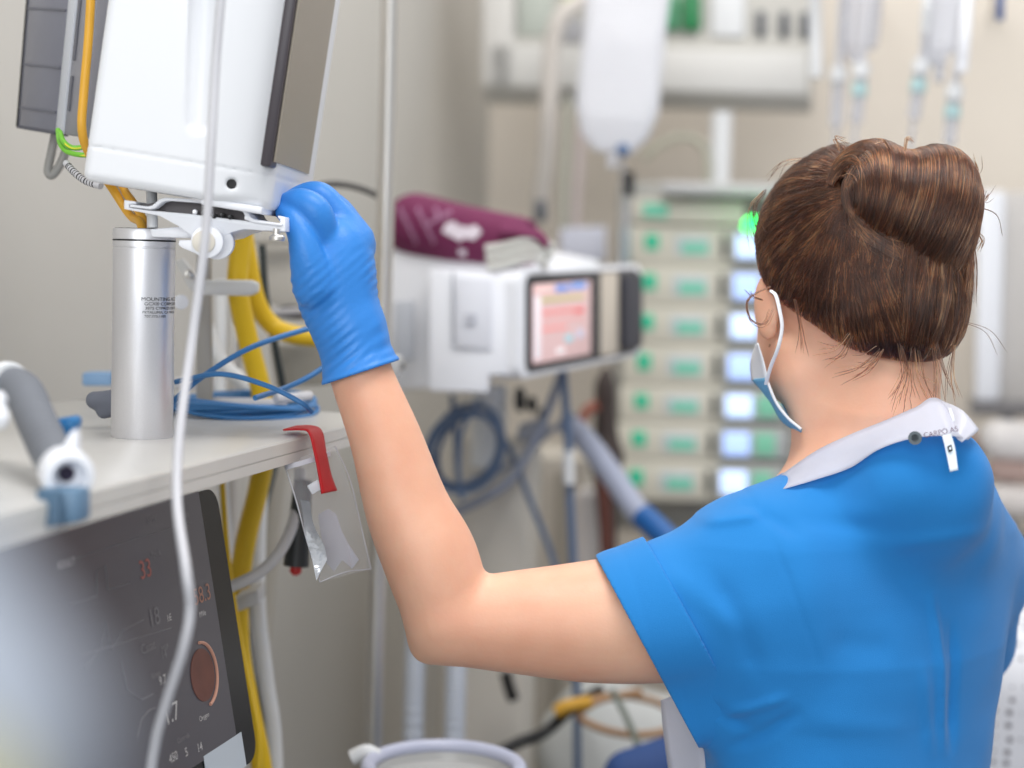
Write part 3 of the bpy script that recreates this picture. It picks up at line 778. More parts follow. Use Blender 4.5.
# ---- tilted ventilator display under the shelf edge
DT = P(216, 487, 1.50)
def dd(d): return np.dot(P(258, 757, d)-DT, E1)
lo_, hi_ = 1.0, 2.0
for _ in range(60):
    mid = (lo_+hi_)/2
    if dd(lo_)*dd(mid) <= 0: hi_ = mid
    else: lo_ = mid
DB = P(258, 757, (lo_+hi_)/2); DD = nrm(DB-DT); DH = np.linalg.norm(DB-DT)
DN = nrm(np.cross(E1, -DD)); DN = DN if DN@E2 > 0 else -DN
DW = .40
disp = thing('ventilator_display', 'dark tilted ventilator touchscreen showing faint traces and an orange dial', 'display', tuple(DB-E1*DW/2))
def rrect(w, h, r, n=6):
    pts = []
    for cx, cy, a0 in ((w-r, r, -90), (w-r, h-r, 0), (r, h-r, 90), (r, r, 180)):
        for k in range(n+1):
            a = math.radians(a0+90*k/n); pts.append((cx+r*math.cos(a), cy+r*math.sin(a)))
    return pts
def dpt(s, t, off=0): return DT-E1*DW+E1*s+DD*t+DN*off         # s from the near end, t down
prism('display_housing', [dpt(s, t, -.002) for s, t in rrect(DW, DH, .018)], -DN*.035, mat('display_shell', (190, 186, 170), .4), disp, .003)
prism('display_bezel', [dpt(s, t, .0) for s, t in rrect(DW, DH, .018)], -DN*.003, mat('gloss_black', (5, 5, 6), .25, spec=.3), disp)
def on_disp(u, v):
    q = on_plane(u, v, DT, DN)-(DT-E1*DW); return q@E1, q@DD
s1, t0_ = on_disp(193, 492); s2, t1_ = on_disp(240, 736); ss = (s1+s2)/2
def scr_mat():
    m = mat('display_screen', (40, 39, 44), .35, noise=.25, nscale=9, emit=.16, ecol=(122, 117, 126)); return m
scr = prism('screen', [dpt(.02, t0_, .0004), dpt(ss, t0_, .0004), dpt(ss, t1_, .0004), dpt(.02, t1_, .0004)], DN*.0006, scr_mat(), disp)
G_w = mat('screen_white', (170, 168, 166), .5, emit=.22); G_r = mat('screen_red', (150, 84, 74), .5, emit=.2); G_o = mat('screen_orange', (140, 100, 84), .5, emit=.2)
G_d = mat('screen_dial', (96, 56, 46), .5, emit=.1, noise=.3, nscale=60); G_dim = mat('screen_dim', (112, 110, 112), .5, emit=.12)
def stext(u, v, st, size, m, sx=1):
    s, t = on_disp(u, v); o = text('screen_text', st, size, dpt(s, t, .0016), E1, -DD, m, scr, sx=sx)
stext(139, 580, '33', .021, G_r); stext(193, 606, '58.3', .020, G_o); stext(148, 628, '18', .020, G_dim); stext(164, 726, '1.7', .021, G_w)
stext(56, 570, 'ADULT', .008, G_w); stext(150, 558, 'Ppeak', .007, G_dim); stext(146, 524, 'SIMV', .008, G_dim); stext(178, 520, 'Mode', .008, G_dim)
stext(140, 655, 'Cstat', .011, G_dim); stext(158, 686, '9.7', .010, G_w); stext(160, 660, '14', .010, G_dim); stext(166, 622, 'I:E', .008, G_w)
stext(198, 618, 'MVe', .007, G_w); stext(198, 722, 'Oxygen', .006, G_w); stext(150, 680, 'Rinsp', .007, G_dim); stext(196, 753, '14', .010, G_w); stext(184, 757, '5', .010, G_w); stext(168, 764, '450', .010, G_w)
stext(176, 744, 'Controls', .006, G_dim); stext(160, 652, 'PEEP', .006, G_dim)
def sline(pts, m=G_dim, r=.0006):
    tube('trace', [dpt(*on_disp(u, v), .0012) for u, v in pts], r, m, scr, seg=5, raw=True)
sline([(68, 605), (95, 596), (95, 572), (104, 566), (106, 590), (128, 583)]); sline([(84, 668), (100, 648), (104, 622), (110, 650), (122, 630), (142, 620)])
sline([(80, 655), (130, 640), (170, 628)], G_dim, .0004); sline([(120, 662), (126, 690), (140, 700), (152, 694)]); sline([(136, 738), (140, 720), (148, 710), (154, 708)]); sline([(70, 560), (130, 540), (190, 522)], G_dim, .0004)
cs, ct = on_disp(201, 675)
pts = []
ds, dt_ = on_disp(201, 641)
rad_ = abs(ct-dt_)*.82
prism('dial', [dpt(cs+rad_*math.cos(a), ct+rad_*math.sin(a), .0014) for a in np.linspace(0, 2*math.pi, 40, endpoint=False)], DN*.0004, G_d, scr)
arc = [dpt(cs+rad_*1.22*math.cos(a), ct+rad_*1.22*math.sin(a), .002) for a in np.linspace(-1.5, 1.4, 24)]
tube('dial_arc', arc, .0014, mat('dial_arc', (176, 130, 112), .5, emit=.2), scr, seg=6, raw=True)
a_, b_ = on_disp(218, 760); c_, d_ = on_disp(243, 754)
stk = prism('sticker', [dpt(DW-.105, DH-.030, .0006), dpt(DW-.028, DH-.030, .0006), dpt(DW-.028, DH+.0, .0006), dpt(DW-.105, DH+.0, .0006)], DN*.0006, mat('sticker_grey', (188, 196, 204), .5), disp)

# ------------------------------------------------------------------ aluminium mounting post with tray
PB = on_z(142, 436.5, ZS)
Dp = (np.linalg.inv(CM)@np.append(PB, 1))[2]*-1
PR = R(30.5, Dp)
mount = thing('mounting_post', 'round brushed aluminium post with printed maker text and a white tilting tray', 'mount', tuple(PB))
PT = P(143.5, 229, Dp*.997); PH = PT[2]-PB[2]
post = lathe('post', [(PR*.98, 0), (PR, .0015), (PR, PH-.0165), (PR*.985, PH-.016)], PB, UP, M_alu, mount, 72)
lathe('post_ring', [(PR*.97, PH-.0160), (PR*.97, PH-.0150), (PR*1.01, PH-.0148), (PR*1.01, PH-.0105), (PR*.97, PH-.0103)], PB, UP, M_alu, mount, 72)
lathe('post_cap', [(PR*.96, PH-.0104), (PR*.96, PH-.0092), (PR*1.015, PH-.009), (PR*1.015, PH-.001), (PR*.99, PH), (PR*.94, PH), (PR*.93, PH-.002)], PB, UP, M_alu, mount, 72)
lathe('post_groove', [(PR*1.004, PH-.0104), (PR*1.013, PH-.0102), (PR*1.013, PH-.0094), (PR*1.004, PH-.0092)], PB, UP, M_black, mount, 72)
lathe('post_mouth', [(PR*.94, PH-.0020), (PR*.94, PH+.0004)], PB, UP, M_black, mount, 48)
vw = nrm(np.array([-PB[0], -PB[1], 0])); vr = np.cross(UP, vw); vr = vr if vr[0] > 0 else -vr
for st, v, size, u0 in (('MOUNTING ACCESSORY', 300.5, .0042, -.1), ('GCX\u00ae CORPORATION', 305, .0037, .0), ('3875 CYPRESS DRIVE', 309.2, .0033, .02), ('PETALUMA, CA 94954', 313.2, .0030, -.06), ('707.773.1100', 317.2, .0030, .0)):
    me = text_mesh(st, size)
    z = P(145, v, Dp-PR)[2]
    bmt = bmesh.new(); bmt.from_mesh(me); bmesh.ops.triangulate(bmt, faces=bmt.faces[:]); bmesh.ops.subdivide_edges(bmt, edges=[e for e in bmt.edges if e.calc_length() > .002], cuts=1); bmt.to_mesh(me); bmt.free()
    for vv in me.vertices:
        a = u0+.02+vv.co.x*1.2/PR
        q = PB+(vw*math.cos(a)+vr*math.sin(a))*(PR+.00025); vv.co = Vector((q[0], q[1], z+vv.co.y))
    me.materials.clear(); link('post_lettering', me, M_ink, post)
# tray: bent sheet seen end-on, running back from the viewer
DTy = 1.385
def tp(u, v, d=DTy): return P(u, v, d)
BACKV = np.array([.0, .11, .0])
outer = [(124, 201), (133, 201), (140, 203), (140, 206), (130, 205), (130, 208), (150, 211), (165, 213), (185, 218.5), (210, 222), (240, 226), (262, 229), (284, 231), (285, 217), (282.5, 216), (281, 227), (262, 226), (240, 222.5), (215, 219), (190, 216)]
tray = prism('tray', [tp(u, v) for u, v in [(124, 200), (136, 201.5), (136, 204), (129, 204), (129, 207.5), (150, 210.5), (190, 214), (230, 219), (262, 223), (280, 225.5), (280, 219), (278, 218), (278, 215.5), (285, 217), (285.5, 231.5), (262, 230.5), (244, 229), (232, 232), (222, 237), (205, 240), (192, 236), (178, 226), (160, 216), (140, 212), (124, 209)]], BACKV, M_white, mount, .0006)
prism('tray_lip', [tp(u, v, DTy-.004) for u, v in [(130, 207), (150, 209.5), (155, 208), (162, 202), (168, 200.5), (200, 203), (238, 209.5), (243, 212), (247, 220), (252, 222.5), (282, 226), (282, 223.5), (254, 219.5), (250, 217), (246, 209), (241, 206.5), (200, 199.5), (166, 197.5), (160, 199), (152, 205.5), (148, 206.5), (130, 204)]], np.array([0, .09, 0]), M_white, mount, .0005)
prism('tray_well', [tp(u, v, DTy+.012) for u, v in [(131, 207), (152, 203), (166, 200), (240, 209), (248, 219), (282, 224), (279, 226), (190, 214)]], np.array([0, .085, 0]), mat('tray_well', (84, 78, 80), .5), mount)
prism('hinge_leaf', [tp(u, v, DTy-.006) for u, v in [(192, 196), (232, 202), (240, 206), (262, 210.5), (262, 214), (238, 210), (228, 206), (192, 200)]], np.array([0, .06, 0]), M_alu, mount, .0006)
for u, v in ((195, 212), (204, 213), (214, 216), (222, 215), (230, 217), (247, 218)):
    cyl('bolt', tp(u, v, DTy-.002), tp(u, v, DTy+.03), R(2.6, 1.4), M_alu if u % 2 else M_black, mount, 14, .0005)
prism('arm', [tp(u, v, DTy+.02) for u, v in [(150, 229), (190, 226), (202, 231), (206, 241), (196, 237), (186, 238), (152, 237)]], np.array([0, .03, 0]), M_white, mount, .0012)
prism('lever', [tp(u, v, DTy-.004) for u, v in [(179, 240), (196, 240), (212, 252), (206, 258), (182, 248), (178, 245)]], np.array([0, .02, 0]), M_white, mount, .0012)
cyl('spindle', tp(152.5, 228, DTy+.035), tp(151.5, 190, DTy+.035), R(5.5, 1.4), M_white2, mount, 20)
cyl('hinge_barrel', tp(207, 242, DTy-.012), tp(210, 242, DTy+.05), R(16, 1.38), M_white, mount, 36, .001)
cyl('hinge_ring', tp(217, 243, DTy+.0), tp(219, 243, DTy+.05), R(16.5, 1.39), M_white, mount, 36, .001)
cyl('hinge_face', tp(203.5, 242, DTy-.0145), tp(204.5, 242, DTy+.002), R(11.5, 1.37), mat('cap_cream', (214, 208, 196), .4), mount, 32, .001)
cyl('hinge_knob', tp(229, 245, DTy+.01), tp(232, 246, DTy+.011), R(5.5, 1.4), M_steel, mount, 20, .001)
k = cyl('thumb_screw', tp(276.5, 229, DTy), tp(276, 236, DTy), R(3.4, 1.4), M_steel, mount, 18)
lathe('screw_head', [(R(6.5, 1.4), 0), (R(7.5, 1.4), .001), (R(7.5, 1.4), .0035), (R(6, 1.4), .005)], tp(277, 241, DTy), UP, M_steel, k, 24)

# ------------------------------------------------------------------ patient monitor on the tray
TL = math.radians(7.6)
mx_ = np.array([math.cos(TL), .0, -math.sin(TL)]); my_ = np.array([.02, 1, 0]); my_ = nrm(my_); mx_ = nrm(mx_-my_*(mx_@my_)); mz_ = np.cross(mx_, my_)
G = P(266, 210, 1.36)
MAX_ = (mx_, my_, mz_)
def mp(x, y, z): return G+mx_*x+my_*y+mz_*z
mon = thing('patient_monitor', 'white patient monitor tilted on the tray, dark glass front facing the nurse', 'monitor', tuple(mp(-.07, .1, 0)))
LB = -R(188, 1.36)
def mon_sdf(p):
    a = rbox(p, mp(LB/2, .12, .20), (-LB/2, .12, .20), .007, MAX_)
    # taper toward the glass on the viewer's side
    n = nrm(mx_*.30-my_*.95)
    a = smax(a, (p-mp(-.052, 0, .1))@n, .012)
    # seam and handle recess
    a = a+.0008*np.exp(-(((p-G)@mz_-.028-.0*((p-G)@mx_))/.0008)**2)
    g0, g1 = P(197, 122, 1.352), P(207, -60, 1.352)
    g = cap(p, g0, g1, R(13.5, 1.352), R(13.5, 1.352))
    a = smax(a, -g, .002)
    h = cap(p, P(231.5, 184, 1.34), P(231.5, 184, 1.40), R(5.2, 1.36), R(5.2, 1.36))
    return smax(a, -h, .001)
sdf_mesh('monitor_housing', mon_sdf, tuple(mp(-.2, -.02, -.03)), tuple(np.array(mp(.1, .28, .44))+np.array([.03, 0, .03])), .0016, mat('monitor_white', (226, 228, 232), .4, bump=.02, bscale=500), mon)
o = prism('screen_bezel', [mp(-.010, -.002, .034), mp(-.010, .20, .034), mp(-.010, .20, .42), mp(-.010, -.002, .42)], mx_*.009, mat('bezel_graphite', (66, 60, 66), .35), mon, .002)
prism('screen_glass', [mp(-.0005, .004, .039), mp(-.0005, .195, .039), mp(-.0005, .195, .415), mp(-.0005, .004, .415)], mx_*.0015, mat('screen_glass', (150, 140, 126), .42, spec=.4), o)  # wall's reflection on the dark glass put into its taupe base colour
cyl('screw_hole_shade', P(231.5, 184, 1.374), P(231.5, 184, 1.39), R(5.6, 1.36), M_black, mon, 20)  # shade inside the hole set in as a black disc
box('lower_foot', mp(-.03, .06, -.001), (.05, .1, .006), M_white, mon, .0015, MAX_)
prism('clear_guard', [P(268, 172, 1.40), P(277, 173, 1.40), P(274, 205, 1.40), P(266, 207, 1.40)], my_*.05, mat('clear_guard', (214, 214, 220), .15, trans=.5, alpha=.6), mon, .002)
# ------------------------------------------------------------------ slim grey panel display hanging behind the monitor
pan = thing('side_panel_display', 'thin grey glass display seen edge-on behind the white monitor', 'display', tuple(P(50, 60, 1.6)))
q = Quad(P(32, -60, 1.62), P(74, -60, 1.56), P(55, 133, 1.55), P(17, 127, 1.61))
M_glassgrey = mat('grey_glass', (112, 114, 126), .18, noise=.18, nscale=14, spec=.7)
q.slab('panel_glass', 0, 1, 0, 1, 0, -.012, M_glassgrey, pan, .001)
q.slab('panel_rim', -.02, .02, 0, 1, .0005, -.014, M_black, pan)
q.slab('panel_rim', 0, 1, .99, 1.005, .0005, -.014, mat('rim_grey', (70, 72, 84), .4), pan)
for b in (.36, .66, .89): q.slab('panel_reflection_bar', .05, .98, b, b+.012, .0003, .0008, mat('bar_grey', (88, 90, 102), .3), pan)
q2 = Quad(P(76, -60, 1.555), P(104, -60, 1.50), P(82, 137, 1.50), P(57, 133, 1.548))
q2.slab('frame_strip', 0, .28, 0, 1, .002, -.012, mat('frame_silver', (192, 196, 204), .35), pan, .001)
q2.slab('back_cover', .28, 1, 0, 1, 0, -.012, mat('cover_grey', (138, 138, 146), .4, noise=.08, nscale=10), pan, .001)
for b0, b1 in ((.30, .62), (.70, .88)): q2.slab('cover_slot', .36, .44, b0, b1, .0005, .0008, mat('slot_grey', (96, 98, 108), .4), pan)

# ------------------------------------------------------------------ cables round the monitor
def cable(name, label, pts, r, m, cat='cable', group=None, parent=None, **k):
    P3 = [P(*p) for p in pts]
    o = tube(name, P3, R(r, pts[len(pts)//2][2]), m, None, **k)
    return tag(o, label, cat, group)
cable('power_cable', 'amber yellow cable running down along the edge of the white monitor', [(100, -300, 1.46), (92, -40, 1.44), (89, 30, 1.44), (84, 90, 1.44), (82, 130, 1.44), (90, 155, 1.46), (112, 188, 1.50), (130, 215, 1.50), (140, 222, 1.47), (143, 236, 1.46)], 4.5, M_yellow2)
cable('signal_cable', 'amber yellow cable crossing behind the tray above the post', [(108, 150, 1.52), (122, 186, 1.51), (134, 204, 1.49), (146, 224, 1.475), (152, 240, 1.46)], 4.2, M_yellow2)
cable('sensor_cable', 'thin grey cable slung between the two amber cables above the post', [(100, 165, 1.53), (116, 188, 1.51), (133, 206, 1.50), (145, 226, 1.48)], 3, M_gcable)
M_green = mat('green_cable', (120, 196, 60), .45)
M_gs = mat('earth_stripe', (226, 224, 60), .45)
for i, (pts, lb) in enumerate((([(58, 130, 1.52), (60, 143, 1.50), (68, 152, 1.49), (86, 155, 1.48), (98, 150, 1.5)], 'green and yellow earth wire looping under the grey glass display, lower loop'), ([(60, 132, 1.50), (64, 142, 1.49), (74, 148, 1.49), (90, 145, 1.49), (100, 140, 1.5)], 'green and yellow earth wire looping under the grey glass display, upper loop'))):
    o = cable('earth_wire', lb, pts, 2.6, M_green, 'wire')
    tube('yellow_stripe', [P(*p)+nrm(CO-P(*p))*R(1.6, 1.5)-UP*.0003 for p in pts], R(1.3, 1.5), M_gs, o, seg=6)
cable('hanging_cable', 'grey cable loop hanging below the grey glass display', [(56, 130, 1.60), (52, 150, 1.60), (48, 170, 1.60), (52, 175, 1.60), (60, 165, 1.6), (68, 145, 1.6)], 4.4, M_gcable)
tg = thing('cable_label', 'white barcode sleeve on the cable under the white monitor', 'label', tuple(P(85, 175, 1.5)))
tube('sleeve', [P(66, 163, 1.49), P(74, 172, 1.48), P(86, 181, 1.47), P(101, 186, 1.46)], R(3.6, 1.48), M_wcable, tg, seg=10)
for k in range(13):
    t = .12+k*.062; s_ = spline([P(66, 163, 1.49), P(74, 172, 1.48), P(86, 181, 1.47), P(101, 186, 1.46)], 20); i = int(t*(len(s_)-1))
    d_ = nrm(s_[i+1]-s_[i]); cyl('bar', s_[i], s_[i]+d_*(.0008 if k % 3 else .0014), R(3.75, 1.48), M_ink, tg, 10)
cable('sensor_lead', 'thin white lead hanging in front of the post and the dark screen', [(262, -420, 1.26), (240, -180, 1.25), (224, -30, 1.24), (216, 60, 1.24), (211, 150, 1.235), (205, 240, 1.235), (192, 340, 1.23), (180, 430, 1.20), (177, 500, 1.17), (186, 570, 1.13), (190, 610, 1.13), (183, 650, 1.13), (167, 700, 1.14), (155, 745, 1.15), (151, 800, 1.16), (160, 950, 1.2), (200, 1250, 1.3)], 5.0, M_wcable)

# ------------------------------------------------------------------ things on the shelf
bt = thing('breathing_tube', 'grey breathing tube lying on the shelf with a white ring connector on its end', 'tube', tuple(on_z(40, 440, ZS)))
tube('hose', [P(-30, 398, 1.24), P(0, 387, 1.24), P(22, 390, 1.22), P(36, 420, 1.18), P(52, 454, 1.14), P(68, 478, 1.11)], R(20, 1.17), M_hose, bt, seg=24, n=24, rad=lambda t, i: 1+.018*math.sin(i*1.7))
lathe('hose_collar', [(R(23, 1.22), 0), (R(25, 1.22), .002), (R(25, 1.22), .006), (R(23, 1.22), .008)], P(4, 386, 1.235), P(22, 390, 1.22)-P(0, 387, 1.24), M_white2, bt, 30)
ca = nrm(P(72, 478, 1.06)-P(50, 455, 1.135))
lathe('ring_connector', [(R(24, 1.1), 0), (R(26, 1.1), .003), (R(26, 1.1), .020), (R(24, 1.1), .026), (R(18, 1.1), .027), (R(15, 1.1), .024), (R(13, 1.1), .012)], P(63, 470, 1.115), ca, M_white, bt, 40)
lathe('connector_bore', [(R(8.5, 1.1), 0), (R(8.5, 1.1), .0008)], P(63, 470, 1.115)+ca*.0125, ca, mat('bore_violet', (38, 26, 50), .4), bt, 24)
prism('connector_tab', [P(68, 458, 1.10), P(62, 447, 1.10), P(70, 432, 1.10), P(75, 429, 1.10), P(77, 440, 1.10), P(76, 460, 1.10)], np.array([0, .012, 0]), M_white, bt, .002)
yp = tag(sdf_mesh('tube_fitting', lambda p: smin(smin(cap(p, P(-14, 400, 1.08), P(-2, 400, 1.08), R(10, 1.08), R(9, 1.08)), cap(p, P(-16, 418, 1.075), P(-3, 418, 1.075), R(12, 1.08), R(12, 1.08)), .003), cap(p, P(-22, 410, 1.08), P(-60, 420, 1.08), R(14, 1.08), R(14, 1.08)), .004), tuple(P(-80, 450, 1.0)-.02), tuple(P(20, 380, 1.14)+.02), .0015, M_white), 'white branched tube fitting beside the grey breathing tube', 'fitting')
bc = thing('blue_clip', 'bright blue plastic clip lying behind the grey breathing tube', 'clip', tuple(P(60, 430, 1.2)))
prism('clip_body', [P(42, 428, 1.20), P(48, 421, 1.20), P(72, 417, 1.20), P(76, 421, 1.20), P(74, 432, 1.20), P(64, 442, 1.20), P(52, 440, 1.20)], np.array([0, .02, 0]), mat('clip_blue', (22, 110, 168), .4), bc, .002)
lathe('clip_eye', [(R(8, 1.2), 0), (R(7, 1.2), .003), (R(4, 1.2), .003), (R(4, 1.2), 0)], P(60, 430, 1.20), CO-P(60, 430, 1.2), mat('clip_blue', (22, 110, 168)), bc, 20)
cl = thing('shelf_clamp', 'slate blue plastic clamp gripping the shelf edge below the white ring connector', 'clamp', tuple(P(62, 505, 1.08)))
prism('clamp_body', [P(34, 489, 1.075), P(78, 489, 1.075), P(78, 523, 1.075), P(46, 528, 1.075), P(38, 522, 1.075)], E1*.018, mat('clamp_blue', (98, 130, 158), .45), cl, .003)
prism('clamp_jaw', [P(38, 489, 1.078), P(60, 489, 1.07), P(62, 524, 1.07), P(46, 527, 1.07)], np.array([0, -.004, 0]), mat('clamp_blue_dark', (74, 104, 130), .45), cl, .001)
sdf_o = sdf_mesh('foam_plug', lambda p: smin(cap(p, P(95, 400, 1.52), P(112, 400, 1.52), R(9, 1.5), R(11, 1.5)), cap(p, P(104, 412, 1.52), P(118, 408, 1.52), R(7, 1.5), R(9, 1.5)), .006)+.0006*wob(p, 200, 3), tuple(P(80, 425, 1.48)-.01), tuple(P(130, 385, 1.56)+.01), .0015, mat('foam_slate', (106, 110, 122), .7))
tag(sdf_o, 'small slate grey foam plug lying behind the aluminium post', 'plug')
o = prism('blue_card_box', [P(82, 373, 1.78), P(110, 373, 1.78), P(111, 386, 1.78), P(82, 386, 1.78)], np.array([0, .03, 0]), mat('card_blue', (128, 164, 202), .5), None, .002)
tag(o, 'pale blue box far back on the shelf beside the post', 'box')
# coiled blue cable
coil = thing('cable_coil', 'coil of thin blue patient cable lying on the shelf behind the post', 'cable', tuple(on_z(240, 410, ZS)))
cc = on_z(244, 412, ZS)
for i in range(7):
    rx, ry = .068+.005*rng.uniform(-1, 1), .075+.01*rng.uniform(-1, 1)
    o_ = rng.normal(0, .003, 2); zz0 = ZS+.003+i*.0016
    pts = [cc+np.array([math.cos(a)*rx+o_[0], math.sin(a)*ry+o_[1], zz0-cc[2]+.003*math.sin(a*2+i)]) for a in np.linspace(0, 2*math.pi, 24)]
    tube('cable_turn', pts, .0026, M_blue, coil, seg=8, n=3)
sl_ = [cc+np.array([math.cos(a)*.069, math.sin(a)*.078, .020]) for a in np.linspace(-.95, -.25, 8)]
tube('white_sleeve', sl_, .0048, M_wcable, coil, seg=10, n=4)
o = tube('cable_tail', [P(172, 402, 1.52), P(205, 375, 1.54), P(250, 348, 1.56), (P(300, 331, 1.6)), P(345, 320, 1.62)], .0027, M_blue, coil, seg=8)
tube('cable_tail', [P(175, 382, 1.53), P(220, 374, 1.52), P(265, 385, 1.50), P(300, 402, 1.49), P(312, 412, 1.5)], .0024, M_blue, coil, seg=8)
tube('cable_tail', [P(255, 398, 1.52), P(285, 388, 1.56), P(312, 375, 1.58), P(345, 352, 1.6)], .0027, M_blue, coil, seg=8)
o = tag(box('white_connector', on_z(250, 410, ZS)+UP*.007, (.075, .012, .010), M_wcable, None, .003, (nrm(np.array([1, .05, 0])), nrm(np.array([-.05, 1, 0])), UP)), 'white plug lying inside the blue cable coil', 'plug')
o = tag(box('sensor_plug', on_z(195, 391, ZS)+UP*.008, (.05, .014, .012), M_wcable, None, .004, (nrm(np.array([1, .2, 0])), nrm(np.array([-.2, 1, 0])), UP)), 'white sensor plug on the blue cables next to the post', 'plug')

# red strap over the shelf edge and the zip bag under it
st = thing('red_strap', 'red fabric strap hanging over the shelf edge', 'strap', tuple(P(315, 460, 1.49)))
ribbon('strap_band', [P(283, 431, 1.50), P(299, 430.5, 1.485), P(308, 433, 1.475), P(313, 450, 1.468), P(318, 475, 1.466), P(321, 494, 1.466)], [P(297, 427, 1.53), P(312, 427, 1.51), P(321, 432, 1.50), P(325, 452, 1.488), P(330, 475, 1.486), P(336, 491, 1.486)], M_red, st, .0016)
bagt = thing('zip_bag', 'clear plastic zip bag hanging from the red strap beside the arm', 'bag', tuple(P(325, 520, 1.48)))
A = [P(284, 463, 1.472), P(296, 500, 1.468), P(308, 545, 1.470), P(320, 582, 1.474)]; B = [P(335, 446, 1.50), P(350, 480, 1.50), P(362, 530, 1.505), P(371, 569, 1.505)]
def crumple(name, A, B, m, parent, amp, n=14, K=18, seed=3):
    A = np.array(spline(A, n)); B = np.array(spline(B, n)); L = len(A); V = []; Fs = []
    for a, b in zip(A, B):
        for k in range(K+1): V.append(a+(b-a)*k/K)
    V = np.array(V); nn = nrm(np.cross(A[-1]-A[0], B[0]-A[0]))
    w_ = wob(V, 70, seed)+.6*wob(V, 170, seed+1); V = V+nn*(amp*w_)[:, None]
    for i in range(L-1):
        for k in range(K):
            j = i*(K+1)+k; Fs.append((j, j+1, j+K+2, j+K+1))
    return mesh(name, V, Fs, m, parent, True)
crumple('bag_film', A, B, M_bag, bagt, .0035)
0 and crumple('bag_film', [a+nrm(CO-a)*.004 for a in A], [b+nrm(CO-b)*.003 for b in B], M_bag, bagt, .003, seed=9)
for nm_, ln in (('bag_edge_glint', A), ('bag_edge_glint', B), ('bag_edge_glint', [A[-1], (A[-1]+B[-1])/2+UP*.003, B[-1]])): tube(nm_, ln, .0006, M_wcable, bagt, seg=6)  # light caught on the bag's edges, put in as thin white tubes
M_glint = mat('bag_glint', (226, 228, 232), .12, metal=.6, bump=.8, bscale=60)  # glints on the clear film modelled as a bright metallic strip
crumple('film_glint', [P(299, 500, 1.464), P(303, 525, 1.463), P(309, 550, 1.464), P(318, 580, 1.468)], [P(309, 502, 1.460), P(312, 520, 1.460), P(322, 545, 1.461), P(326, 560, 1.465)], M_glint, bagt, .004, K=8, seed=4)
ribbon('zip_seal', [P(285, 465, 1.468), P(310, 458, 1.472), P(330, 451, 1.49)], [P(286, 470, 1.468), P(311, 463, 1.472), P(331, 456, 1.49)], M_apron, bagt, .0015)
M_paper = sheet_material('bag_paper', (222, 222, 230), .6, .4, .9)
cn = tag(prism('sample_swab', [P(318, 515, 1.495), P(328, 509, 1.495), P(336, 514, 1.497), P(342, 532, 1.497), P(349, 545, 1.497), P(359, 560, 1.497), P(352, 569, 1.497), P(342, 560, 1.497), P(334, 572, 1.497), P(324, 560, 1.497)], np.array([0, .002, 0]), M_paper, None, .0006), 'folded white paper packet inside the clear zip bag', 'packet')
tag(box('white_clip', P(315, 487, 1.482), (.011, .004, .009), M_white, None, .001, (nrm(P(320, 484, 1.48)-P(310, 490, 1.48)), np.array([0, 1., 0]), nrm(np.cross(nrm(P(320, 484, 1.48)-P(310, 490, 1.48)), [0, 1., 0])))), 'small white clip beside the red strap in the bag mouth', 'clip')
tg = thing('torch_handle', 'black handle with a red tip hanging behind the zip bag', 'handle', tuple(P(297, 540, 1.68)))
tube('grip', [P(303, 480, 1.68), P(300, 520, 1.68), P(296, 566, 1.68)], R(13, 1.68), mat('handle_black', (40, 42, 42), .45), tg, seg=16, rad=lambda t, i: .7+.3*t)
lathe('red_tip', [(R(6, 1.68), 0), (R(6, 1.68), .006), (R(3, 1.68), .009)], P(296, 566, 1.68), P(295, 580, 1.68)-P(296, 566, 1.68), mat('tip_red', (190, 30, 26), .4), tg, 18)
# foreground bag
fb = thing('laundry_sack', 'out of focus white laundry sack with a yellow band close to the lens', 'sack', tuple(P(20, 768, .36)))
FBP = [P(-100, 520, .36), P(-70, 620, .36), P(-30, 720, .35)]
def sack(p):
    f = cap(p, P(-100, 590, .25), P(-60, 730, .25), R(100, .25), R(130, .25))
    b = P(-80, 800, .25)
    f = smin(f, cap(p, b, np.array([b[0]-.10, b[1]+.02, .10]), .022, .10), .02)
    return np.maximum(f+.0015*wob(p, 60, 2), -p[:, 2]+.001)
sb = sdf_mesh('sack_body', sack, (-.34, .10, -.01), (.02, .45, 1.52), .005, mat('sack_white', (172, 180, 194), .7, noise=.05, nscale=20), fb)
yb = tube('sack_band', [P(-190, 790, .235), P(-90, 780, .21), P(-45, 790, .20), P(0, 850, .215), P(40, 950, .25)], .005, mat('band_yellow', (226, 214, 120), .6), fb, seg=10, flat=.5)
# ------------------------------------------------------------------ steel pole
pole = thing('drip_stand_pole', 'tall polished steel pole rising behind the gloved hand', 'pole', (P(372, 790, 1.95)[0], P(372, 790, 1.95)[1], 0))
b_ = P(381.5, 384, 1.95)
cyl('pole_tube', np.array([b_[0], b_[1], .03]), np.array([b_[0], b_[1], 2.5]), R(9, 1.95), M_steel, pole, 32)
for k in range(5):
    a = k*2*math.pi/5+.3; e = np.array([b_[0]+math.cos(a)*.26, b_[1]+math.sin(a)*.26, .05])
    ft = tube('foot', [np.array([b_[0], b_[1], .10]), (np.array([b_[0], b_[1], .10])+e)/2+UP*.012, e], .014, M_steel, pole, seg=12)
    cyl('caster', e+np.array([-.012, 0, -.022]), e+np.array([.012, 0, -.022]), .028, M_black, ft, 18, .003)
cl_ = P(392, 366, 1.94)
kn = box('clamp', P(388, 366, 1.95), (.03, .04, .024), M_grey, pole, .004)
cyl('clamp_screw', P(396, 366, 1.94), P(404, 362, 1.94), R(6, 1.94), M_gcable, kn, 16, .002)
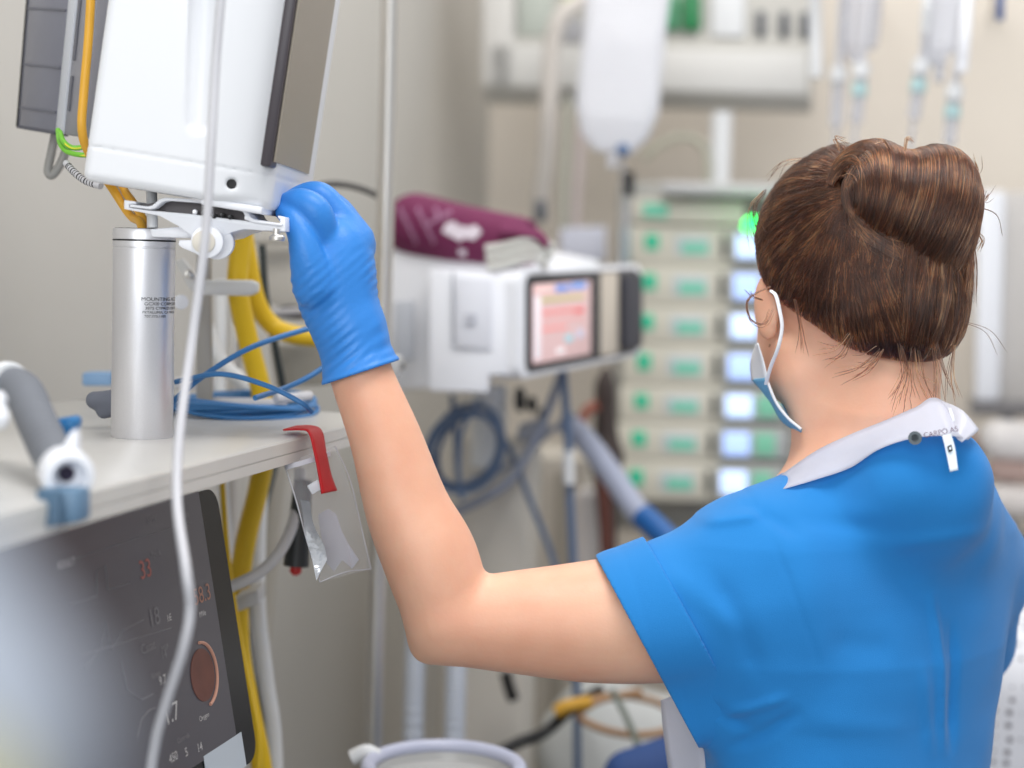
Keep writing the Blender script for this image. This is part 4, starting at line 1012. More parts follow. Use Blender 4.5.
cable('curved_cable', 'thin dark cable arching behind the glove above the pole clamp', [(318, 186, 2.0), (335, 184, 2.0), (355, 187, 2.02), (372, 193, 2.03), (384, 200, 2.05)], 3.2, mat('dark_cable', (74, 72, 70), .5))

# ------------------------------------------------------------------ hoses and bracket behind the post
hs1 = cable('yellow_hose', 'thick yellow hose hanging straight down under the tray hinge, thicker one', [(244, 205, 1.72), (240, 250, 1.72), (238, 290, 1.72), (248, 340, 1.74), (262, 395, 1.76), (266, 440, 1.76), (258, 490, 1.76), (246, 540, 1.75), (239, 590, 1.75), (240, 650, 1.75), (250, 710, 1.74), (262, 770, 1.74), (266, 840, 1.74), (270, 1100, 1.76), (280, 1500, 1.8)], 10.5, M_yellow, 'hose')
cable('yellow_hose', 'yellow hose curving behind the glove toward the steel pole', [(238, 200, 1.78), (246, 250, 1.78), (256, 300, 1.79), (272, 325, 1.80), (296, 335, 1.80), (330, 337, 1.82), (362, 332, 1.9)], 9.5, M_yellow, 'hose')
cable('thin_yellow_tube', 'thin yellow tube running down along the edge of the dark display', [(222, 480, 1.72), (228, 560, 1.70), (240, 640, 1.66), (252, 700, 1.62), (259, 745, 1.6), (258, 800, 1.6), (262, 1000, 1.64), (275, 1400, 1.7)], 3.2, M_yellow, 'tube')
cable('white_hose', 'white hose running beside the yellow hose below the shelf', [(205, 325, 1.82), (222, 362, 1.82), (250, 392, 1.82), (262, 430, 1.84), (258, 540, 1.82), (258, 610, 1.80), (266, 680, 1.80), (274, 740, 1.80), (276, 830, 1.80), (282, 1100, 1.84), (290, 1500, 1.88)], 8, M_white2, 'hose')
cable('white_cable', 'white cable rising vertically behind the thin white lead', [(221, 280, 1.9), (221, 340, 1.9), (220, 400, 1.9), (222, 470, 1.9), (226, 540, 1.9), (230, 600, 1.9)], 5.5, M_white2)
cable('looping_cable', 'light grey cable looping from the zip bag toward the display edge', [(300, 470, 1.70), (298, 505, 1.68), (284, 545, 1.66), (260, 572, 1.65), (228, 588, 1.64), (205, 596, 1.64)], 6, mat('pale_cable', (206, 204, 202), .45))
cable('dark_cable', 'dark green cable running down beside the yellow hose', [(262, 245, 1.86), (266, 300, 1.86), (276, 350, 1.88), (284, 400, 1.9), (280, 440, 1.9), (262, 520, 1.84), (246, 600, 1.80), (250, 660, 1.8), (262, 740, 1.8), (264, 830, 1.8), (290, 1100, 1.84), (300, 1500, 1.88)], 4, mat('dark_green_cable', (46, 54, 54), .5))
cable('slate_cable', 'slate blue cable between the yellow and white hoses below the shelf', [(242, 600, 1.77), (246, 640, 1.77), (254, 700, 1.77), (263, 770, 1.77), (265, 830, 1.77), (276, 1100, 1.80), (286, 1500, 1.84)], 4, mat('slate_pale', (134, 150, 166), .5))
br = thing('hose_bracket', 'grey metal arm bracket crossing in front of the yellow hoses', 'bracket', tuple(P(240, 287, 1.66)))
prism('bracket_bar', [P(197, 280, 1.66), P(250, 280, 1.67), P(258, 283, 1.67), P(258, 292, 1.67), P(250, 296, 1.67), P(200, 295, 1.66), P(190, 290, 1.66)], np.array([0, .012, 0]), mat('bracket_pale', (214, 214, 212), .4), br, .002)
prism('bracket_arm', [P(174, 262, 1.66), P(182, 258, 1.66), P(200, 280, 1.66), P(197, 294, 1.66), P(188, 288, 1.66)], np.array([0, .012, 0]), mat('bracket_pale', (214, 214, 212), .4), br, .002)
prism('bracket_post', [P(196, 238, 1.70), P(210, 240, 1.70), P(212, 420, 1.70), P(196, 420, 1.70)], np.array([0, .01, 0]), mat('bracket_dark', (160, 156, 150), .5), br, .002)
for u, v, r in ((189, 274, 4.5), (181, 302, 7.5)): cyl('bracket_bolt', P(u, v, 1.635), P(u, v, 1.66), R(r, 1.64), M_white if r > 5 else M_steel, br, 20, .001)
prism('cable_strap', [P(234, 598, 1.70), P(258, 590, 1.70), P(259, 604, 1.70), P(235, 613, 1.70)], np.array([0, .05, 0]), M_grey, tag(thing('hose_clip', 'grey strap clip holding the hoses together beside the dark display', 'clip', tuple(P(246, 600, 1.70))), None), .002)
gp = thing('rail_bracket', 'pale grey rail bracket behind the yellow hoses beside the glove', 'bracket', tuple(P(300, 300, 2.0)))
prism('bracket_plate', [P(258, 205, 2.0), P(300, 205, 2.0), P(302, 315, 2.0), P(262, 300, 2.0)], E1*.02, mat('plate_grey', (188, 184, 176), .5), gp, .004)
prism('bracket_lip', [P(258, 238, 1.99), P(300, 238, 1.99), P(300, 244, 1.99), P(258, 244, 1.99)], -E1*.015, mat('plate_grey2', (166, 162, 154), .5), gp, .003)
tube('bracket_rod', [P(238, 318, 1.95), P(270, 314, 1.95), P(330, 310, 1.98)], R(5, 1.95), mat('rod_grey', (150, 148, 150), .4), gp, seg=12)
prism('bracket_shelf', [P(268, 345, 2.02), P(325, 342, 2.02), P(325, 385, 2.02), P(275, 388, 2.02)], E1*.05, mat('bracket_block', (152, 148, 138), .5), gp, .004)
prism('dark_handle', [P(270, 310, 1.97), P(286, 305, 1.97), P(318, 308, 1.97), P(320, 316, 1.97), P(296, 320, 1.97), P(274, 318, 1.97)], E1*.02, M_black, gp, .003)
rail = thing('upright_rail', 'grey metal upright rail standing behind the hoses below the shelf', 'rail', tuple(P(232, 600, 2.1)))
q_ = P(232, 500, 2.05); cyl('rail_bar', np.array([q_[0], q_[1], 0.0]), np.array([q_[0], q_[1], 1.46]), R(6, 2.05), M_steel, rail, 20)
cable('grey_hose', 'beige grey hose hanging behind the yellow hose below the shelf', [(284, 420, 2.0), (278, 470, 2.0), (272, 520, 2.0), (268, 570, 2.0), (262, 640, 2.0)], 9, mat('beige_hose', (178, 172, 160), .6), 'hose')

# ------------------------------------------------------------------ white transport ventilator with a maroon cuff on it
vt = thing('transport_ventilator', 'white transport ventilator with a colour touchscreen facing the nurse', 'ventilator', tuple(P(500, 392, 2.3)))
VB = nrm(P(637, 352, 2.5)-P(527, 373, 2.18)); 
box_v = np.array([0, 0, 1.0])
prism('rear_housing', [P(388, 248, 2.30), P(450, 250, 2.28), P(520, 266, 2.22), P(520, 372, 2.22), P(445, 388, 2.26), P(388, 390, 2.30)], VB*.26+np.array([0, .03, 0]), M_white, vt, .006)
sp = prism('side_cover', [P(429, 269, 2.19), P(456, 270, 2.19), P(518, 277, 2.178), P(518, 375, 2.178), P(489, 375, 2.18), P(489, 393, 2.18), P(429, 391, 2.19)], np.array([.0, .09, 0]), M_white, vt, .003)
prism('cover_panel', [P(456, 277, 2.178), P(492, 279, 2.176), P(492, 350, 2.176), P(456, 346, 2.178)], np.array([0, .004, 0]), mat('vent_panel', (226, 228, 236), .4), sp, .001)
prism('cover_groove', [P(452, 272, 2.184), P(454.5, 272, 2.184), P(454.5, 346, 2.184), P(452, 346, 2.184)], np.array([0, -.004, 0]), mat('vent_groove', (176, 178, 186), .5), sp)
prism('cover_mark', [P(465, 314, 2.173), P(476, 314, 2.173), P(476, 324, 2.173), P(465, 324, 2.173)], np.array([0, -.0008, 0]), mat('vent_mark', (186, 188, 198), .5), sp)
prism('grey_insert', [P(394, 302, 2.245), P(414, 300, 2.243), P(414, 360, 2.243), P(394, 362, 2.245)], np.array([0, .02, 0]), mat('vent_insert', (186, 190, 198), .5), vt, .003)
fq = Quad(P(516, 270, 2.172), P(639, 264, 2.50), P(639, 355, 2.50), P(516, 380, 2.172))
def fr(s0, s1, t0, t1, r0, n=5):
    pts = []
    W, Hh = 1.0, .36
    for cx, cy, a0 in ((s1-r0*Hh, t0+r0, -90), (s1-r0*Hh, t1-r0, 0), (s0+r0*Hh, t1-r0, 90), (s0+r0*Hh, t0+r0, 180)):
        for k in range(n+1):
            a = math.radians(a0+90*k/n); pts.append((cx+r0*Hh*math.cos(a), cy+r0*math.sin(a)))
    return pts
def fslab(name, s0, s1, t0, t1, r0, off, th, m, par): return prism(name, [fq.at(a, b, off) for a, b in fr(s0, s1, t0, t1, r0)], fq.n*th, m, par, .0004)
fslab('front_frame', 0, 1, 0, 1, .14, -.03, .034, M_white, vt)
bz = fslab('front_bezel', .045, .965, .05, .95, .10, .0042, .002, mat('vent_bezel', (52, 52, 56), .35), vt)
sc_ = fslab('touchscreen', .085, .535, .14, .88, .02, .0063, .001, mat('vent_screen', (216, 186, 186), .4, emit=.28, ecol=(226, 186, 184)), bz)
def spatch(s0, s1, t0, t1, col, e=.6): return fslab('screen_field', s0, s1, t0, t1, .004, .0074, .0006, mat('vf_%d_%d_%d' % col, col, .5, emit=e*.5), sc_)
spatch(.25, .36, .165, .225, (92, 146, 222)); spatch(.375, .495, .155, .215, (104, 160, 232)); spatch(.095, .25, .165, .225, (244, 210, 206)); spatch(.14, .48, .27, .32, (206, 196, 150), .4)
spatch(.095, .14, .25, .84, (240, 232, 238)); spatch(.15, .42, .40, .43, (236, 132, 128)); spatch(.40, .48, .40, .45, (226, 110, 112)); spatch(.15, .34, .56, .59, (240, 150, 146)); spatch(.33, .385, .66, .72, (150, 210, 222)); spatch(.42, .47, .62, .70, (196, 200, 220)); spatch(.26, .32, .77, .82, (244, 238, 240)); spatch(.15, .48, .49, .505, (240, 160, 156))
fslab('handle_gap', .62, .77, .07, .93, .05, .0063, .0012, mat('vent_gap', (206, 196, 182), .6), bz)
fslab('handle_grip', .80, .94, .10, .90, .06, .0063, .010, mat('vent_grip', (66, 66, 74), .5), bz)
# rolled cuff
cf = thing('pressure_cuff', 'rolled maroon blood pressure cuff with white print lying on the white ventilator', 'cuff', tuple(P(470, 262, 2.27)))
M_mar = mat('maroon_cloth', (112, 34, 78), .75, noise=.15, nscale=60, bump=.3, bscale=700)
c0, c1 = P(416, 224, 2.30), P(528, 244, 2.24)
ca_ = nrm(c1-c0)
def cuff_roll(p):
    f = cap(p, c0, c1, R(30, 2.3), R(25, 2.24))
    g = cap(p, P(420, 236, 2.32), P(520, 252, 2.26), R(24, 2.3), R(22, 2.26))
    f = smin(f, g, .02)
    f = f+.0012*wob(p, 60, 5)+.0012*np.sin((p@ca_)*150)*np.clip(wob(p, 30, 7), 0, 1)
    return np.maximum(f, (p-P(527, 247, 2.24))@ca_)
rl = sdf_mesh('cuff_roll', cuff_roll, tuple(np.minimum(c0, c1)-.07), tuple(np.maximum(c0, c1)+.07), .0022, M_mar, cf)
rl2 = ribbon('cuff_flap', [P(500, 222, 2.20), P(520, 224, 2.20), P(540, 230, 2.2), P(550, 242, 2.2)], [P(498, 232, 2.19), P(520, 234, 2.19), P(538, 238, 2.19), P(548, 246, 2.19)], M_mar, cf, .006)
for i, (v0, dx) in enumerate(((243, 0), (252, -2), (261, -6))):
    tube('white_layer', [P(486+i*1, v0+6, 2.205), P(505, v0+3, 2.20), P(530, v0-3, 2.20), P(548+dx, v0+1, 2.205), P(551+dx, v0+6, 2.21)], R(5.5, 2.2), mat('cuff_lining', (214, 214, 208), .7), cf, seg=12, flat=.75)
n_ = nrm(CO-P(465, 230, 2.26))
def on_roll(u, v): return P(u, v, 2.30-.034-(u-412)*.0005+.0000)
def decal(name, pts, m):
    c_ = np.array(pts, float); V = []
    V = [P(u, v, 2.2) for u, v in pts]
    # drop each point onto the cloth
    O = np.array(V); dirs = np.array([nrm(ray(u, v)) for u, v in pts]); t = np.linalg.norm(O-CO, axis=1)-.05
    for _ in range(40): t = t+cuff_roll(CO+dirs*t[:, None])*.8
    Q = CO+dirs*(t-.0012)[:, None]
    return prism(name, list(Q), n_*.0006, m, rl)
M_pr = mat('cuff_print', (232, 222, 232), .7); M_pr2 = mat('cuff_print_dim', (176, 128, 160), .7)
decal('cross_emblem', [(446, 223), (455, 221), (457, 225), (468, 227), (476, 225), (482, 232), (474, 240), (464, 238), (460, 242), (452, 237), (442, 232)], M_pr)
decal('cuff_spot', [(458, 249), (466, 250), (466, 257), (459, 255)], M_pr)
for i in range(9):
    for j in range(2):
        u = 399+i*4.4+j*2; v = 208+ (i % 4)*9+j*5
        decal('cuff_lettering', [(u, v), (u+2.6, v-2), (u+3, v+3), (u+.6, v+5)], M_pr2)
for i in range(6): decal('cuff_lettering', [(428+i*4, 216-i*2.2+6), (431+i*4, 214-i*2.2+6), (431.5+i*4, 218-i*2.2+6), (428.6+i*4, 220-i*2.2+6)], M_pr2)

# ------------------------------------------------------------------ things under the ventilator
vs = thing('ventilator_stand', 'pale grey steel stand column and arm under the white ventilator', 'stand', (P(470, 600, 2.45)[0], P(470, 600, 2.45)[1], 0))
q_ = P(470, 600, 2.45)
box('stand_column', np.array([q_[0]+.03, q_[1]+.06, .64]), (.13, .08, 1.2), mat('column_beige', (208, 202, 192), .5), vs, .02, ROOM)
box('stand_base', np.array([q_[0]+.03, q_[1]+.06, .03]), (.26, .3, .05), M_grey, vs, .015, ROOM)
cyl('stand_neck', np.array([q_[0]+.02, q_[1]+.03, 1.2]), np.array([q_[0]+.02, q_[1]+.03, P(470, 386, 2.42)[2]]), .025, M_white2, vs, 24)
for u, d in ((515, 2.75), (548, 2.8), (585, 2.85)):
    pass
rack = thing('equipment_cabinet', 'beige ribbed equipment cabinet standing below the ventilator', 'cabinet', (P(540, 560, 2.8)[0], P(540, 560, 2.8)[1], 0))
q_ = P(528, 560, 2.85); zt_ = P(540, 455, 2.85)[2]
cb = box('cabinet_body', np.array([q_[0], q_[1]+.1, zt_/2]), (.25, .2, zt_), mat('cabinet_beige', (206, 198, 186), .6), rack, .01, ROOM)
for k in range(4): box('cabinet_rib', np.array([q_[0], q_[1]+.1, zt_/2])-E1*.102+E2*(-.09+k*.058), (.03, .012, zt_*.96), mat('cabinet_rib', (220, 214, 204) if k % 2 else (172, 164, 152), .6), cb, .004, ROOM)
coil2 = thing('tubing_coil', 'coil of slate blue tubing hanging under the white ventilator', 'tubing', tuple(P(455, 440, 2.3)))
for i in range(5):
    ru, rv = 34+2.5*rng.uniform(-1, 1), 40+3*rng.uniform(-1, 1); du, dv = rng.normal(0, 3, 2)
    cu_ = 466+du; tube('tubing_turn', [P(cu_+math.cos(a)*ru-6*math.sin(a), 447+dv+math.sin(a)*rv, 2.30+.01*i+.01*math.sin(a)) for a in np.linspace(-1.6, 4.7, 22)], R(2.6, 2.3), M_bluegrey, coil2, seg=8, n=3)
tube('tubing_drop', [P(452, 395, 2.32), P(455, 425, 2.32), P(458, 470, 2.31), P(462, 500, 2.31)], R(3, 2.3), M_bluegrey, coil2, seg=8)
tube('tubing_drop', [P(480, 400, 2.30), P(462, 430, 2.28), P(458, 470, 2.28)], R(2.4, 2.3), M_bluegrey, coil2, seg=8)
cable('grey_tube', 'slate grey tube sweeping from the coil up to the ventilator front', [(455, 512, 2.36), (480, 500, 2.36), (510, 480, 2.37), (535, 440, 2.38), (550, 405, 2.4), (562, 372, 2.42)], 4.5, mat('tube_slate', (138, 144, 160), .45), 'tube')
cable('hanging_tube', 'slate blue tube hanging straight down from the ventilator front', [(563, 366, 2.38), (566, 410, 2.38), (568, 440, 2.38), (570, 500, 2.38), (573, 560, 2.38), (576, 640, 2.38), (577, 720, 2.38), (578, 800, 2.38)], 4.2, M_bluegrey, 'tube')
tag(tube('tube_joint', [P(568, 452, 2.37), P(569, 484, 2.37)], R(5.5, 2.37), M_white2, None), 'white joint on the hanging slate blue tube', 'joint')
cable('crossing_tube', 'thin slate tube running from the coil down toward the elbow', [(490, 420, 2.4), (512, 455, 2.4), (530, 500, 2.4), (548, 545, 2.4), (562, 590, 2.4)], 3, M_bluegrey, 'tube')
cable('crossing_tube', 'thin grey tube crossing the coil toward the black plugs', [(470, 480, 2.45), (500, 470, 2.45), (525, 455, 2.45), (552, 430, 2.45), (575, 415, 2.45)], 2.6, mat('tube_slate', (138, 144, 160)), 'tube')
gh = thing('breathing_hose', 'wide pale grey breathing hose with a blue end sloping toward the sleeve', 'hose', tuple(P(610, 470, 2.5)))
tube('hose_body', [P(566, 422, 2.55), P(585, 440, 2.52), P(612, 475, 2.48), P(636, 510, 2.42), P(655, 528, 2.38)], R(12, 2.48), mat('hose_pale_blue', (168, 174, 194), .5), gh, seg=20, n=24, rad=lambda t, i: 1+.03*math.sin(i*1.9))
tube('blue_end', [P(643, 516, 2.385), P(662, 534, 2.355), P(680, 552, 2.33)], R(13, 2.38), mat('hose_end_blue', (24, 92, 160), .45), gh, seg=18)
for i, (u, v, w_, h_) in enumerate(((498, 405, 6, 14), (520, 400, 9, 24), (532, 405, 8, 16), (543, 415, 8, 12))):
    t_ = tag(prism('black_plug', [P(u-w_/2, v-h_/2, 2.44), P(u+w_/2, v-h_/2, 2.44), P(u+w_*.7, v+h_*.2, 2.44), P(u+w_*.3, v+h_/2, 2.44), P(u-w_*.4, v+h_/2, 2.44), P(u-w_*.7, v+h_*.1, 2.44)], np.array([0, .02, 0]), M_black, None, .003),
             ['small black plug under the ventilator next to the tubing coil', 'tall black plug under the middle of the ventilator', 'black plug between the tall one and the last one under the ventilator', 'black plug under the ventilator closest to the slate hanging tube'][i], 'plug', 'black plugs under the ventilator')
pt = prism('grey_fitting', [P(520, 425, 2.42), P(545, 418, 2.42), P(552, 430, 2.42), P(532, 445, 2.42), P(516, 438, 2.42)], np.array([0, .02, 0]), mat('fitting_grey', (156, 158, 166), .5), None, .003)
tag(pt, 'grey tube fitting just below the black plugs', 'fitting')
hb_ = thing('hanging_bag', 'long dark brown resuscitator bag hanging beside the infusion pumps', 'bag', tuple(P(606, 420, 2.75)))
sdf_mesh('bag_body', lambda p: smin(smin(cap(p, P(605, 385, 2.75), P(606, 455, 2.75), R(8, 2.75), R(13, 2.75)), cap(p, P(606, 370, 2.75), P(605, 395, 2.75), R(4, 2.75), R(6, 2.75)), .02), cap(p, P(606, 460, 2.75), P(608, 560, 2.75), R(13, 2.75), R(9, 2.75)), .03)+.002*wob(p, 40, 3), tuple(P(580, 585, 2.68)-.02), tuple(P(635, 355, 2.82)+.02), .004, mat('bag_dark', (64, 52, 48), .6, noise=.2, nscale=20), hb_)
tube('strap_red', [P(598, 405, 2.72), P(588, 410, 2.72), P(582, 420, 2.72)], R(9, 2.72), mat('strap_rust', (166, 98, 82), .7), hb_, seg=12, flat=.6)
tube('strap_brown', [P(600, 470, 2.72), P(606, 530, 2.72), P(604, 590, 2.72)], R(6, 2.72), mat('strap_brown', (104, 58, 48), .7), hb_, seg=12)
tag(sdf_mesh('white_pouch', lambda p: smin(cap(p, P(588, 500, 2.8), P(590, 560, 2.8), R(12, 2.8), R(15, 2.8)), cap(p, P(535, 590, 2.8), P(560, 600, 2.8), R(15, 2.8), R(14, 2.8)), .06)+.003*wob(p, 40, 4), tuple(P(505, 640, 2.72)-.02), tuple(P(620, 470, 2.88)+.02), .004, mat('pouch_white', (222, 216, 214), .6)), 'crumpled white pouch below the tubing beside the dark bag', 'pouch')
# lower middle: suction jar rim, corrugated hoses, tubing loops, blue cloth
for i, (u, v0, lb) in enumerate(((414, 640, 'pale corrugated hose hanging below the elbow, closest to the steel pole'), (455, 655, 'pale corrugated hose hanging below the elbow, second from the steel pole'))):
    o = tube('corrugated_hose', [P(u+6, v0-60, 2.2), P(u+2, v0, 2.2), P(u, v0+60, 2.2), P(u-3, v0+200, 2.2)], R(10, 2.2), M_clearh, None, seg=16, n=40, rad=lambda t, i: 1+.07*math.sin(i*1.6))
    tag(o, lb, 'hose', 'corrugated hoses below the elbow')
jr = thing('suction_jar', 'round canister with a pale lilac rim standing at the bottom beside the pole', 'canister', tuple(P(440, 800, 1.75)))
jc = P(444, 768, 1.72); RX = R(76, 1.72)
th_ = np.linspace(0, 2*math.pi, 40)
tube('jar_rim', [jc+np.array([math.cos(a)*RX, math.sin(a)*RX, 0]) for a in th_], R(7.5, 1.72), mat('rim_lilac', (186, 190, 210), .35), jr, seg=14, n=2)
lathe('jar_body', [(RX*.82, -.22), (RX*.9, -.2), (RX*.95, -.005), (RX*.9, -.004), (RX*.86, -.012)], jc, UP, mat('jar_grey', (176, 176, 174), .3), jr, 48)
tag(None or prism('jar_clip', [jc+np.array([RX*.80, -RX*.62, -.02]), jc+np.array([RX*.98, -RX*.42, -.02]), jc+np.array([RX*.98, -RX*.42, .012]), jc+np.array([RX*.80, -RX*.62, .012])], np.array([.012, -.012, 0]), mat('clip_pale_blue', (128, 158, 196), .4), jr, .002))
lathe('jar_foot', [(RX*.6, -jc[2]), (RX*.6, -jc[2]+.03), (.02, -jc[2]+.04), (.02, -.25), (RX*.7, -.22)], jc, UP, M_grey, jr, 36)
tube('jar_knob', [P(352, 758, 1.75), P(366, 752, 1.75), P(378, 757, 1.75)], R(8, 1.75), M_white2, jr, seg=12)
cable('tubing_loop', 'brown and yellow tubing loop lying below the raised arm', [(556, 716, 2.3), (590, 700, 2.32), (630, 696, 2.36), (668, 708, 2.38), (672, 728, 2.34), (640, 735, 2.3), (605, 730, 2.27), (580, 716, 2.27), (600, 700, 2.29), (640, 692, 2.33)], 4, mat('tube_ochre', (166, 128, 92), .5), 'tubing')
cable('tubing_loop', 'dark olive tube crossing the tubing loop below the raised arm', [(612, 690, 2.28), (622, 708, 2.26), (632, 730, 2.22), (640, 752, 2.15), (644, 772, 2.1)], 3.5, mat('tube_olive', (104, 112, 104), .5), 'tubing')
cable('yellow_stub', 'orange yellow connector tube on the tubing loop below the arm', [(556, 712, 2.26), (568, 706, 2.26), (590, 702, 2.27)], 7, mat('stub_orange', (206, 156, 48), .5), 'tube')
cable('black_cable', 'thick black cable sloping below the upper arm', [(505, 672, 2.4), (510, 690, 2.4), (514, 700, 2.4)], 6, M_black)
cable('black_strap', 'black strap sloping toward the canister below the tubing loop', [(500, 752, 2.2), (520, 742, 2.22), (545, 732, 2.25), (575, 706, 2.3), (600, 690, 2.35)], 6, M_black, 'strap')
bdl = sdf_mesh('white_drape', lambda p: smin(smin(cap(p, P(568, 750, 2.6), P(595, 738, 2.6), R(28, 2.6), R(38, 2.6)), cap(p, P(600, 732, 2.6), P(680, 740, 2.6), R(44, 2.6), R(46, 2.6)), .08), cap(p, P(625, 830, 2.6), np.array([P(625, 830, 2.6)[0], P(625, 830, 2.6)[1], .0]), R(75, 2.6), R(80, 2.6)), .08)+.004*wob(p, 26, 14), (P(430, 700, 2.6)[0], 2.3, -.02), (P(760, 700, 2.6)[0]+.05, 2.9, P(560, 690, 2.6)[2]+.03), .008, mat('drape_white', (204, 206, 204), .8, noise=.05))
tag(bdl, 'pale crumpled drape heaped below the tubing loops', 'drape')
bcl = sdf_mesh('blue_cushion', lambda p: smin(cap(p, P(628, 775, 2.1), P(690, 765, 2.1), R(26, 2.1), R(34, 2.1)), cap(p, P(650, 850, 2.1), np.array([P(650, 850, 2.1)[0], P(650, 850, 2.1)[1], .02]), R(60, 2.1), R(60, 2.1)), .06)+.002*wob(p, 30, 6), (P(560, 760, 2.1)[0], 1.95, -.02), (P(750, 760, 2.1)[0], 2.25, P(650, 725, 2.1)[2]), .006, mat('cushion_navy', (44, 74, 130), .7, noise=.1))
tag(bcl, 'dark blue cushion at the bottom beside the hanging plastic apron', 'cushion')
# ------------------------------------------------------------------ infusion pumps in a tower
DPK = 3.0
tw = thing('pump_tower', 'cream infusion pump docking tower standing against the wall', 'tower', (P(680, 500, 3.15)[0], P(680, 500, 3.15)[1], 0))
q_ = P(678, 360, 3.12)
M_cream = mat('pump_cream', (214, 210, 196), .5, noise=.03)
zt_ = P(670, 196, DPK)[2]; zb_ = P(650, 505, DPK)[2]
TWX = nrm(np.array([1, -.12, 0])); TWY = nrm(np.array([.12, 1, 0])); TAX = (TWX, TWY, UP)
TC = P(706, 350, DPK+.12)
box('tower_back', np.array([TC[0], TC[1]+.02, (zt_+zb_)/2-.02]), (.335, .05, zt_-zb_+.10), mat('tower_grey', (172, 172, 168), .5), tw, .01, TAX)
box('tower_top', np.array([TC[0]+.01, TC[1]-.08, zt_+.012]), (.21, .18, .022), M_grey, tw, .006, TAX)
q_ = P(722, 112, 3.12); cyl('tower_pole', np.array([q_[0], q_[1], 0]), q_, .019, M_white2, tw, 24)
cyl('tower_foot', np.array([TC[0]+.02, TC[1]+.03, 0]), np.array([TC[0]+.02, TC[1]+.03, .04]), .15, M_grey, tw, 32, .01)
M_pkey = mat('pump_key_teal', (40, 176, 136), .5, emit=.25); M_plab = mat('pump_label_teal', (112, 196, 168), .5, emit=.12); M_plab2 = mat('pump_panel', (196, 206, 210), .5)
M_pscr = mat('pump_screen', (196, 216, 252), .4, emit=1.1, ecol=(190, 214, 255)); M_pscr2 = mat('pump_screen_dim', (176, 200, 246), .4, emit=.9, ecol=(160, 190, 250))
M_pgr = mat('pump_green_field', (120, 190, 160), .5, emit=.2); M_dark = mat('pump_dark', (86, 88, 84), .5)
ORD = ['topmost', 'second from the top', 'third from the top', 'fourth from the top', 'fifth from the top', 'sixth from the top', 'lowest']
ys = [(226, 264), (265, 305), (306, 344), (345, 385), (386, 422), (423, 460), (461, 500)]
for i, (v0, v1) in enumerate(ys):
    sh = -2.6*i
    p_ = thing('infusion_pump', 'cream infusion pump with a glowing screen, %s in the tower' % ORD[i], 'pump', tuple(P(700+sh, v1, DPK)), 'infusion pumps in the tower')
    Q = Quad(P(630+sh, v0-2+1, DPK), P(800+sh, v0+3, DPK-.04), P(800+sh, v1+3, DPK-.04), P(630+sh, v1, DPK))
    Q.slab('casing', 0, 1, .0, .995, 0, -.11, M_cream, p_, .004)
    Q.slab('key', .09, .17, .22, .62, .0, .004, M_pkey, p_, .002)
    lb_ = Q.slab('label_field', .27, .47, .25, .75, 0, .0015, M_plab2, p_, .0005)
    Q.slab('label_stripe', .31, .46, .42, .70, .0016, .001, M_plab, lb_)
    Q.slab('latch', .54, .575, .2, .8, 0, .006, M_dark, p_, .002)
    s_ = Q.slab('screen_housing', .60, 1.0, .08, .92, 0, .012, mat('pump_housing', (178, 182, 182), .5), p_, .003)
    Q.slab('screen', .63, .78, .2, .8, .0122, .0015, M_pscr if i % 2 == 0 else M_pscr2, s_, .0005)
    Q.slab('status_field', .81, .93, .2, .8, .0122, .0015, M_pgr, s_, .0005)
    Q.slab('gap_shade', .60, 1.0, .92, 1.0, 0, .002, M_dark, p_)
hd = thing('pump_controller', 'cream control module with a teal panel on top of the infusion pumps', 'controller', tuple(P(690, 224, DPK)))
Q = Quad(P(632, 198, DPK), P(745, 200, DPK-.03), P(745, 226, DPK-.03), P(632, 223, DPK))
Q.slab('casing', 0, 1, .02, .97, 0, -.11, M_cream, hd, .004); Q.slab('teal_panel', .1, .32, .2, .75, 0, .002, M_plab, hd, .0006)
lm = thing('signal_lamp', 'bright green signal lamp on top of the infusion pumps beside the hair', 'lamp', tuple(P(752, 226, 2.9)))
lathe('lamp_dome', [(R(9, 2.9), 0), (R(9, 2.9), .012), (R(6, 2.9), .022), (R(2, 2.9), .026)], P(752, 232, 2.9), UP, mat('lamp_green', (40, 240, 110), .3, emit=4, ecol=(20, 255, 100)), lm, 24)
lathe('lamp_base', [(R(11, 2.9), 0), (R(11, 2.9), .012), (R(9, 2.9), .013)], P(752, 238, 2.9), UP, M_grey, lm, 24)
tag(prism('instruction_card', [P(622, 228, 3.05), P(640, 228, 3.05), P(640, 262, 3.05), P(622, 262, 3.05)], np.array([0, .02, 0]), mat('panel_ice', (176, 206, 216), .5), None, .002), 'ice blue card standing beside the topmost infusion pump', 'card')
tag(prism('storage_box', [P(560, 228, 3.1), P(606, 226, 3.1), P(606, 262, 3.1), P(560, 264, 3.1)], np.array([0, .03, 0]), mat('panel_lilac', (206, 208, 222), .5), None, .004), 'pale lilac box behind the maroon cuff', 'box')

